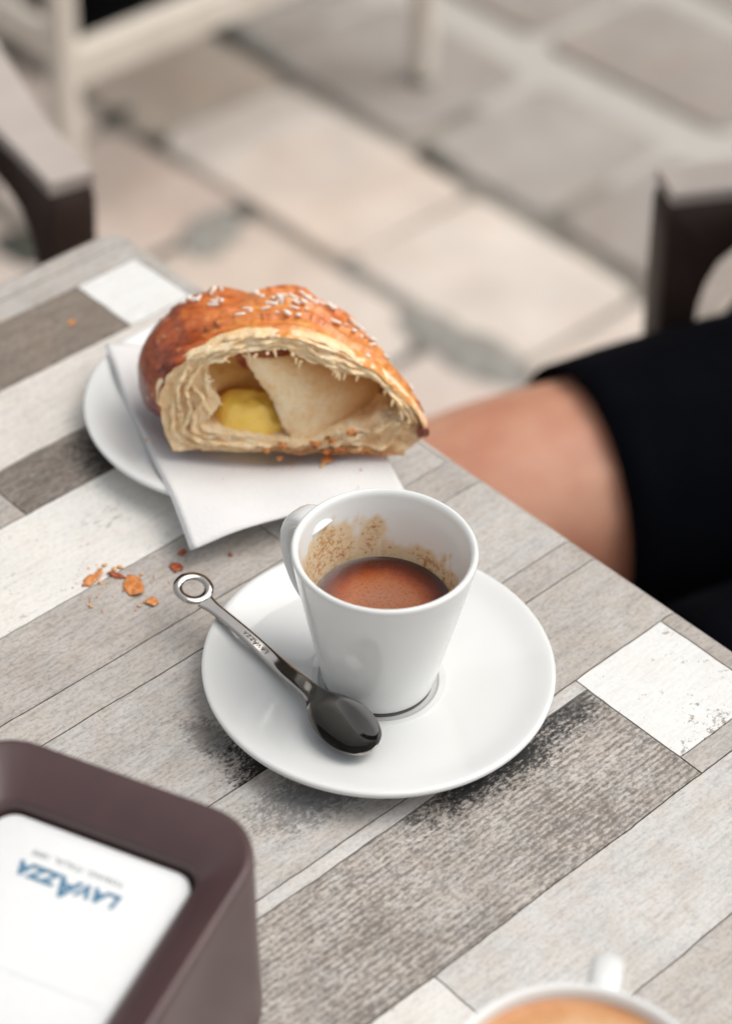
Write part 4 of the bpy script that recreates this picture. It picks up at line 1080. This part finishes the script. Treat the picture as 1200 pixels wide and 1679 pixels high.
# ================================================================== BROWN RESIN ARMCHAIRS
m, t, b = new_mat('brown_resin'); n1 = noise_tex(t, coords(t), 500, 3, .7); n2 = noise_tex(t, coords(t), 12, 3)
t.links.new(ramp(t, n2, [(.3, (.036, .022, .018)), (.7, (.046, .028, .022))]), b.inputs['Base Color']); b.inputs['Roughness'].default_value = .48; b.inputs['Specular IOR Level'].default_value = .35; bump(t, b, n1, .2, .0006); RES = m
SHEENM = simple('armrest_sky_sheen', (.44, .39, .355), .4, var=.08, scale=30, bmp=.1)  # pale colour imitates sky light on the tops of the brown resin arms
def resin_chair(name, loc, heading, label):
    """local frame: +x points from the seat to the back, arms at y = +-AW, front of the arms at x = 0"""
    rz = heading; e = empty(name, loc, label, 'chair', 'brown resin armchairs', rz=rz)
    AW = .262; AZ = -.08 - GZ
    def pr(name, vf, mat=RES, s=55): o = recalc(obj(name, vf[0], vf[1], mat, e, world=False)); sharp(o, s); return o
    for sgn in (1, -1):
        # side frame: leg + arm panel as one outline with a rounded opening, given thickness across y
        outer_ = [(.030, 0), (.018, .30), (.006, .52), (0, AZ - .012), (.003, AZ - .002), (.012, AZ)] + [(.06 + .06 * k, AZ + .004 * sin(k * .5)) for k in range(7)] + [(.47, AZ + .008), (.49, AZ - .010)]
        inner_ = [(.054, 0), (.043, .30), (.032, .50), (.025, AZ - .085), (.027, AZ - .058), (.038, AZ - .038), (.062, AZ - .032)] + [(.13 + .055 * k, AZ - .031) for k in range(6)] + [(.46, AZ - .034), (.485, AZ - .046)]
        O_ = catmull([(a, b_, 0) for a, b_ in outer_], 5); I_ = catmull([(a, b_, 0) for a, b_ in inner_], 5)
        O_ = resample_open(O_, 80); I_ = resample_open(I_, 80)
        rings = []
        for po, pi_ in zip(O_, I_):
            x = max(po.x, 0); wtop = .012 + .017 * sm(.02, .24, x) if po.y > AZ - .03 else .012
            yc = sgn * (AW + (.006 * sm(.0, .4, x)))
            w1 = wtop; w0 = .0115; bv = .0016
            dn = (po - pi_).normalized()
            ring = []
            for (p, s_, wv) in ((po - dn * bv, 1, w1), (po, .86, w1), (po, -.86, w1), (po - dn * bv, -1, w1), (pi_ + dn * bv, -1, w0), (pi_, -.86, w0), (pi_, .86, w0), (pi_ + dn * bv, 1, w0)):
                ring.append((p.x, yc + s_ * wv, p.y))
            rings.append(ring)
        pr('arm_and_front_leg', loft(rings))
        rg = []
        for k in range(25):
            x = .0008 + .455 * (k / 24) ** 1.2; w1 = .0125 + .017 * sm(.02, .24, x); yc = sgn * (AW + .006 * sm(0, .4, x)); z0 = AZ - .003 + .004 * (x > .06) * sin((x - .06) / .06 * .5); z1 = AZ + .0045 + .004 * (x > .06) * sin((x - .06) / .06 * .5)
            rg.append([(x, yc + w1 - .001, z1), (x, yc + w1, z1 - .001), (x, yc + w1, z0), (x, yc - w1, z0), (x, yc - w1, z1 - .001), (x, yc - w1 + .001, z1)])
        pr('armrest_sheen_slab', loft(rg), SHEENM, 40)  # thin slab added to carry the painted sky sheen
        pr('rear_leg', beam((.47, sgn * AW, AZ - .02), (.53, sgn * (AW - .01), 0), .028, .045, .004))
    # seat with shallow dish
    vs_, fs, n_ = [], [], 20
    for j in range(n_ + 1):
        for i in range(n_ + 1):
            x = .03 + .44 * i / n_; y = -.245 + .49 * j / n_
            z = .430 - .012 * (i / n_) - .010 * sin(pi * j / n_) * sin(pi * i / n_) - .02 * max(0, 1 - i / 3) ** 2; vs_.append((x, y, z))
    for j in range(n_):
        for i in range(n_): q = j * (n_ + 1) + i; fs.append((q, q + 1, q + n_ + 2, q + n_ + 1))
    o = pr('seat', (vs_, fs)); s_ = o.modifiers.new('thick', 'SOLIDIFY'); s_.thickness = .012
    # back: frame and vertical slats
    def bk(y, z): return (.47 + .13 * (z - .42) / .42 + .02 * (1 - (y / .25) ** 2), y, z)
    pr('top_rail', tube(catmull([bk(-.25 + .05 * k, .86 - .03 * abs(k - 5) / 5) for k in range(11)], 3), .022, 10, .6))
    for sgn in (1, -1): pr('back_post', tube([bk(sgn * .25, .42 + .06 * k) for k in range(8)], .016, 10))
    for k in range(-3, 4): pr('back_slat', tube([bk(k * .06, .42 + .055 * q) for q in range(9)], .016, 8, .35, up=Vector((1, 0, 0))))
    for x_ in (.035, .47): pr('apron', boxvf((x_, 0, .40), .008, .245, .022, .003))
    return e
def resample_open(P, n):
    L = [0]
    for a, b_ in zip(P, P[1:]): L.append(L[-1] + (b_ - a).length)
    res, j = [], 0
    for k in range(n):
        s = L[-1] * k / (n - 1)
        while j < len(P) - 2 and L[j + 1] < s: j += 1
        res.append(P[j].lerp(P[j + 1], min(1, (s - L[j]) / max(1e-9, L[j + 1] - L[j]))))
    return res
# right chair: front of its right arm at F, heading to the back
Fr = Vector((.411, .2175)); hdg = Vector((.87, -.49)).normalized(); side = Vector((-hdg.y, hdg.x))      # local +y
loc = Fr - side * .262
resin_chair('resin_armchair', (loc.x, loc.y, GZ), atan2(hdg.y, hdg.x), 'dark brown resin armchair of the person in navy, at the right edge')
Fl = Vector((.1850, .4125)); hdg2 = Vector((.20, .98)).normalized(); side2 = Vector((-hdg2.y, hdg2.x))
loc2 = Fl + side2 * .262
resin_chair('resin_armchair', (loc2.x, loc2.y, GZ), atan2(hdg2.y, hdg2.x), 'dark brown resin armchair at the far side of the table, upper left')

# ================================================================== BEIGE WOODEN CHAIR WITH A BLACK BAG BEHIND
m, t, b = new_mat('beige_painted_wood'); n1 = noise_tex(t, coords(t, (40, 40, 6)), 1, 4); t.links.new(ramp(t, n1, [(.3, (.66, .60, .52)), (.7, (.74, .68, .60))]), b.inputs['Base Color']); b.inputs['Roughness'].default_value = .55; BEI = m
bch = empty('wooden_chair', (.95, 1.35, GZ), 'beige painted wooden chair behind the terrace, only its legs and stretchers in view', 'chair')
def bb_(name, a, b2, w_, h_): v, f = beam(a, b2, w_, h_, .003); obj(name, v, f, BEI, bch, smooth=False)
A_ = Vector((.715, 1.145, GZ)); B_ = Vector((1.190, 1.145, GZ)); up = Vector((0, 0, 1)); bk_ = Vector((.0, .47, 0))
A2, B2 = A_ + bk_, B_ + bk_
for p in (A_, B_): bb_('front_leg', p, p + up * .66, .023, .023)
for p in (A2, B2): bb_('rear_leg', p, p + up * .90 + Vector((0, .08, 0)), .030, .030)
bb_('stretcher', A_ + up * .190, B_ + up * .190, .022, .038); bb_('stretcher', A_ + up * .21, A2 + up * .21, .018, .035); bb_('stretcher', B_ + up * .30, B2 + up * .30, .018, .035)
for a_, b2 in ((A_, A2), (B_, B2)): bb_('armrest', a_ + up * .665, b2 + up * .665, .045, .022)
for k in range(7):
    q = A_.lerp(A2, k / 6) + up * .445; bb_('seat_slat', q, q + (B_ - A_), .050, .016)
for k in range(3): bb_('back_slat', A2 + up * (.62 + .1 * k) + Vector((0, .04, 0)), B2 + up * (.62 + .1 * k) + Vector((0, .04, 0)), .016, .06)
BLK = simple('black_canvas', (.003, .003, .0035), .95, bmp=.3, scale=200, spec=.08)
bag = empty('black_bag', (.95, 1.52, GZ), 'black canvas bag standing on the paving under the beige chair', 'bag')
rings = [rrect(1.06, 1.45, .14, .055, .03, 5, z=GZ + .002), rrect(1.06, 1.45, .14, .06, .03, 5, z=GZ + .05), rrect(1.06, 1.45, .14, .055, .03, 5, z=GZ + .25), rrect(1.06, 1.45, .12, .02, .015, 5, z=GZ + .33)]
v, f = loft(rings); obj('bag_body', v, f, BLK, bag)
v, f = tube(catmull([(.94, 1.45, GZ + .32), (.96, 1.45, GZ + .38), (1.02, 1.45, GZ + .40), (1.08, 1.45, GZ + .38), (1.10, 1.45, GZ + .32)], 6), .008, 8); obj('carry_strap', v, f, BLK, bag)

# ================================================================== PERSON
def skin_mat():
    m, t, b = new_mat('skin')
    v = coords(t); n1 = noise_tex(t, v, 18, 4); n2 = noise_tex(t, v, 300, 4)
    t.links.new(ramp(t, n1, [(.3, (.55, .235, .145)), (.7, (.71, .40, .27))]), b.inputs['Base Color']); b.inputs['Roughness'].default_value = .5
    b.inputs['Subsurface Weight'].default_value = .4; b.inputs['Subsurface Radius'].default_value = (.012, .004, .002); b.inputs['Subsurface Scale'].default_value = 1
    bump(t, b, n2, .2, .0008); return m
SKIN = skin_mat()
per = empty('person', (.62, .0, GZ), 'seated person in black shorts, one bare knee beside the table edge', 'person')
KR = Vector((.236, .205, -.205)); HR = Vector((.655, .020, -.215)); HL = Vector((.585, -.135, -.215)); KL = Vector((.17, .040, -.215))
HR = KR + (HR - KR).normalized() * .44; HL = KL + (HL - KL).normalized() * .44
PEL = (HR + HL) / 2 + Vector((.02, -.01, .02)); fw = (KR - HR).normalized()
def skeleton(name, nodes, edges, root, mat, par, sub=2):
    me = bpy.data.meshes.new(name); inv_ = par.matrix_basis.inverted(); keys = list(nodes)
    me.from_pydata([tuple(inv_ @ Vector(nodes[k][0])) for k in keys], [(keys.index(a), keys.index(b_)) for a, b_ in edges], [])
    me.materials.append(mat); o = bpy.data.objects.new(name, me); col.objects.link(o); o.parent = par
    me.skin_vertices.new(name='') if hasattr(me.skin_vertices, 'new') else None
    sk = o.modifiers.new('skin', 'SKIN'); sk.use_smooth_shade = True
    lay = me.skin_vertices[0].data
    for i, k in enumerate(keys):
        r = nodes[k][1]; lay[i].radius = (r, r) if isinstance(r, (int, float)) else r; lay[i].use_root = (k == root)
    s_ = o.modifiers.new('sub', 'SUBSURF'); s_.levels = sub; s_.render_levels = sub
    return o
fwd = (-hdg.x, -hdg.y); fwd = Vector((fwd[0], fwd[1], 0)); sdv = Vector((-fwd.y, fwd.x, 0))   # person's left
nd = {'pelvis': (PEL, (.125, .10)), 'belly': (PEL + up * .13 - fwd * .02, (.115, .10)), 'chest': (PEL + up * .30 - fwd * .06, (.135, .10)), 'neckb': (PEL + up * .46 - fwd * .06, .062), 'neck': (PEL + up * .52 - fwd * .04, .052),
      'head': (PEL + up * .60 - fwd * .02, .078), 'crown': (PEL + up * .69 - fwd * .03, .080), 'face': (PEL + up * .60 + fwd * .055, .040)}
ed = [('pelvis', 'belly'), ('belly', 'chest'), ('chest', 'neckb'), ('neckb', 'neck'), ('neck', 'head'), ('head', 'crown'), ('head', 'face')]
for s_, H_, K_ in ((1, HL, KL), (-1, HR, KR)):
    q = 'l' if s_ > 0 else 'r'; d = (K_ - H_).normalized(); ank = Vector((K_.x, K_.y, GZ + .08)) + fwd * -.02 + Vector((.03, .0, 0)); 
    nd[q + 'hip'] = (H_, .088); nd[q + 'th1'] = (H_.lerp(K_, .35), .084); nd[q + 'th2'] = (H_.lerp(K_, .75), .0705); nd[q + 'kn0'] = (K_ - d * .035 + up * .004, .0650); nd[q + 'knee'] = (K_ + d * .012 - up * .006, .0625)
    nd[q + 'sh0'] = (K_.lerp(ank, .14) + d * .012, .056); nd[q + 'calf'] = (K_.lerp(ank, .35) - d * .012, .058); nd[q + 'shin'] = (K_.lerp(ank, .75), .041); nd[q + 'ank'] = (ank, .035)
    nd[q + 'heel'] = (ank - up * .035, .036); nd[q + 'ball'] = (ank + d * .13 - up * .048, (.043, .026)); nd[q + 'toe'] = (ank + d * .19 - up * .055, (.035, .018))
    ed += [('pelvis', q + 'hip'), (q + 'hip', q + 'th1'), (q + 'th1', q + 'th2'), (q + 'th2', q + 'kn0'), (q + 'kn0', q + 'knee'), (q + 'knee', q + 'sh0'), (q + 'sh0', q + 'calf'), (q + 'calf', q + 'shin'), (q + 'shin', q + 'ank'), (q + 'ank', q + 'heel'), (q + 'heel', q + 'ball'), (q + 'ball', q + 'toe')]
    sh = nd['chest'][0] + up * .12 + sdv * (s_ * .18); el = sh - up * .26 + sdv * (s_ * .05) - fwd * .02; wr = PEL + up * .10 + fwd * .10 + sdv * (s_ * .09)
    nd[q + 'sho'] = (sh, .055); nd[q + 'elb'] = (el, .042); nd[q + 'fa'] = (el.lerp(wr, .35), .040); nd[q + 'wr'] = (wr, .027); nd[q + 'palm'] = (wr + (wr - el).normalized() * .05, (.038, .016))
    ed += [('chest', q + 'sho'), (q + 'sho', q + 'elb'), (q + 'elb', q + 'fa'), (q + 'fa', q + 'wr'), (q + 'wr', q + 'palm')]
    hd_ = (wr - el).normalized(); hsd = hd_.cross(up).normalized()
    for fi, (off, ln) in enumerate(((-.027, .058), (-.009, .072), (.009, .068), (.027, .052), (-.045, .045))):
        b0 = wr + hd_ * (.085 if fi < 4 else .035) + hsd * off * (1 if fi < 4 else s_ * 1); b1 = b0 + hd_ * ln * .5 - up * .008 + (hsd * -.01 if fi == 4 else Vector()); b2 = b0 + hd_ * ln * .9 - up * .028
        nd[f'{q}f{fi}a'] = (b0, .0095); nd[f'{q}f{fi}b'] = (b1, .0088); nd[f'{q}f{fi}c'] = (b2, .0075)
        ed += [(q + 'palm' if fi < 4 else q + 'wr', f'{q}f{fi}a'), (f'{q}f{fi}a', f'{q}f{fi}b'), (f'{q}f{fi}b', f'{q}f{fi}c')]
skeleton('body', nd, ed, 'pelvis', SKIN, per)
# shorts: two loose legs and a seat, one mesh
CLO = simple('black_shorts_cloth', (.0022, .0026, .0045), .95, var=.2, scale=40, bmp=.4, dist=.004, spec=.06)
NAVY = simple('navy_shirt_cloth', (.016, .018, .027), .92, var=.2, scale=40, bmp=.4, dist=.004, spec=.15)
acc = ([], [])
for q, (H_, K_, h0) in enumerate(((HR, KR, .082), (HL, KL, .06))):
    d = (K_ - H_).normalized(); s_ = d.cross(up).normalized(); u_ = s_.cross(d); rings = []; L_ = (K_ - H_).length
    for k in range(29):
        t_ = k / 28; a_ = L_ - h0 if q == 0 else L_ - h0; p = H_ + d * (a_ - (a_ + .06) * t_)
        r = .0745 + .030 * t_ ; fold = .003 * t_ ** .5
        if k < 2: r -= .0006 * (2 - k)
        ring = []
        for j in range(48):
            a = 2 * pi * j / 48; rr_ = r * (1 + .02 * noise.noise(Vector((cos(a) * 2, sin(a) * 2, t_ * 6 + q * 9)))) + fold * noise.noise(Vector((cos(a) * 3 + t_ * 4, sin(a) * 3, t_ * 12)))
            ring.append(p + s_ * (rr_ * cos(a)) + u_ * (rr_ * sin(a) * (1.0 + .05 * t_)))
        rings.append(ring)
    inner_r = [[rings[0][j].lerp(H_ + d * (L_ - h0), .06) + d * -.001 for j in range(48)], [p - d * .06 for p in [rings[0][j].lerp(H_ + d * (L_ - h0), .08) for j in range(48)]]]
    add(acc, loft(inner_r[::-1] + rings, False, True))
pg = catmull([(a, b_, 0) for a, b_ in ((.0, 0), (.03, .12), (.16, .17), (.20, .15), (.22, 0))], 4)
rings = []
for z_, kx in ((-.11, .8), (-.09, .95), (-.03, 1.0), (.05, .97), (.10, .90), (.105, .85)):
    rings.append([PEL + up * z_ + fwd * (.15 * kx * cos(2 * pi * k / 40)) + sdv * (.19 * kx * sin(2 * pi * k / 40)) for k in range(40)])
add(acc, loft(rings))
# cloth bridging the lap between the thighs
m1 = HR.lerp(KR, .62); m2 = HL.lerp(KL, .62)
rings = []
for t_ in [k / 12 for k in range(13)]:
    p1 = HR.lerp(KR, .02 + .60 * t_); p2 = HL.lerp(KL, .02 + .64 * t_); c_ = (p1 + p2) / 2 - up * .012; ax_ = (p1 - p2) / 2; rings.append([c_ + ax_ * cos(2 * pi * k / 24) + up * (.060 * sin(2 * pi * k / 24)) for k in range(24)])
add(acc, loft(rings))
recalc(obj('shorts', acc[0], acc[1], CLO, per))
# shirt whose hem lies bunched on the lap
rings = []
for z_, rx_, ry_, off in ((.02, .15, .20, .02), (.0, .165, .205, .03), (.05, .155, .20, .015), (.13, .145, .19, -.02), (.24, .145, .20, -.05), (.36, .135, .21, -.06), (.44, .10, .17, -.06), (.475, .07, .085, -.055)):
    ring = []
    for k in range(48):
        a = 2 * pi * k / 48; n_ = 1 + .03 * noise.noise(Vector((cos(a) * 2.5, sin(a) * 2.5, z_ * 12))); ring.append(PEL + up * z_ + fwd * (off + rx_ * cos(a) * n_) + sdv * (ry_ * sin(a) * n_))
    rings.append(ring)
v, f = loft(rings, False, False); recalc(obj('shirt', v, f, NAVY, per))
for s_ in (1, -1):
    q = 'l' if s_ > 0 else 'r'; a_, b2 = nd[q + 'sho'][0], nd[q + 'elb'][0]
    v, f = tube([a_ + sdv * (-s_ * .05) + up * .01, a_, a_.lerp(b2, .3), a_.lerp(b2, .62)], [.072, .070, .062, .060], 24); recalc(obj('sleeve', v, f, NAVY, per))
# the shirt's loose hem beside the thigh, in front of the arm of the chair
v, f = blob((.475, .155, -.175), (.075, .040, .040), 5, .25, 18, 26)
o = recalc(obj('shirt_hem', v, f, NAVY, per))
hc_ = nd['crown'][0]
HAIR = simple('dark_hair', (.03, .02, .014), .6, var=.3, scale=200, bmp=.8, dist=.003)
v, f = blob(hc_ - fwd * .012 + up * .012, (.094, .094, .088), 3, .08); recalc(obj('hair', v, f, HAIR, per))
EYE = simple('eye_dark', (.02, .015, .012), .2, bmp=0); LIP = simple('lips', (.42, .15, .12), .5, bmp=0)
for s_ in (1, -1):
    v, f = blob(nd['face'][0] + up * .03 + sdv * (s_ * .03) + fwd * .018, (.010, .010, .008), 1, 0, 8, 12); recalc(obj('eye', v, f, EYE, per))
    v, f = blob(nd['head'][0] + up * .02 + sdv * (s_ * .080), (.014, .010, .028), 1, .1, 8, 12); recalc(obj('ear', v, f, SKIN, per))
v, f = blob(nd['face'][0] + up * .012 + fwd * .036, (.014, .014, .022), 1, .05, 8, 12); recalc(obj('nose', v, f, SKIN, per))
v, f = blob(nd['face'][0] - up * .025 + fwd * .030, (.010, .010, .006), 1, .05, 8, 12); recalc(obj('mouth', v, f, LIP, per))
SHOE = simple('dark_shoe', (.03, .03, .032), .6)
for q, K_ in (('l', KL), ('r', KR)):
    hl, bl_, to = nd[q + 'heel'][0], nd[q + 'ball'][0], nd[q + 'toe'][0]; d = (to - hl).normalized()
    P3 = [hl - d * .035 + up * .004, hl - d * .02 + up * .006, hl + d * .04 + up * .004, bl_ + up * -.002, to + up * .0, to + d * .02 - up * .004]
    v, f = tube(catmull(P3, 4), [.022 + .024 * sin(pi * min(1, (i + 2) / 20)) ** .6 for i in range(21)], 20, .82); recalc(obj('shoe', v, f, SHOE, per))
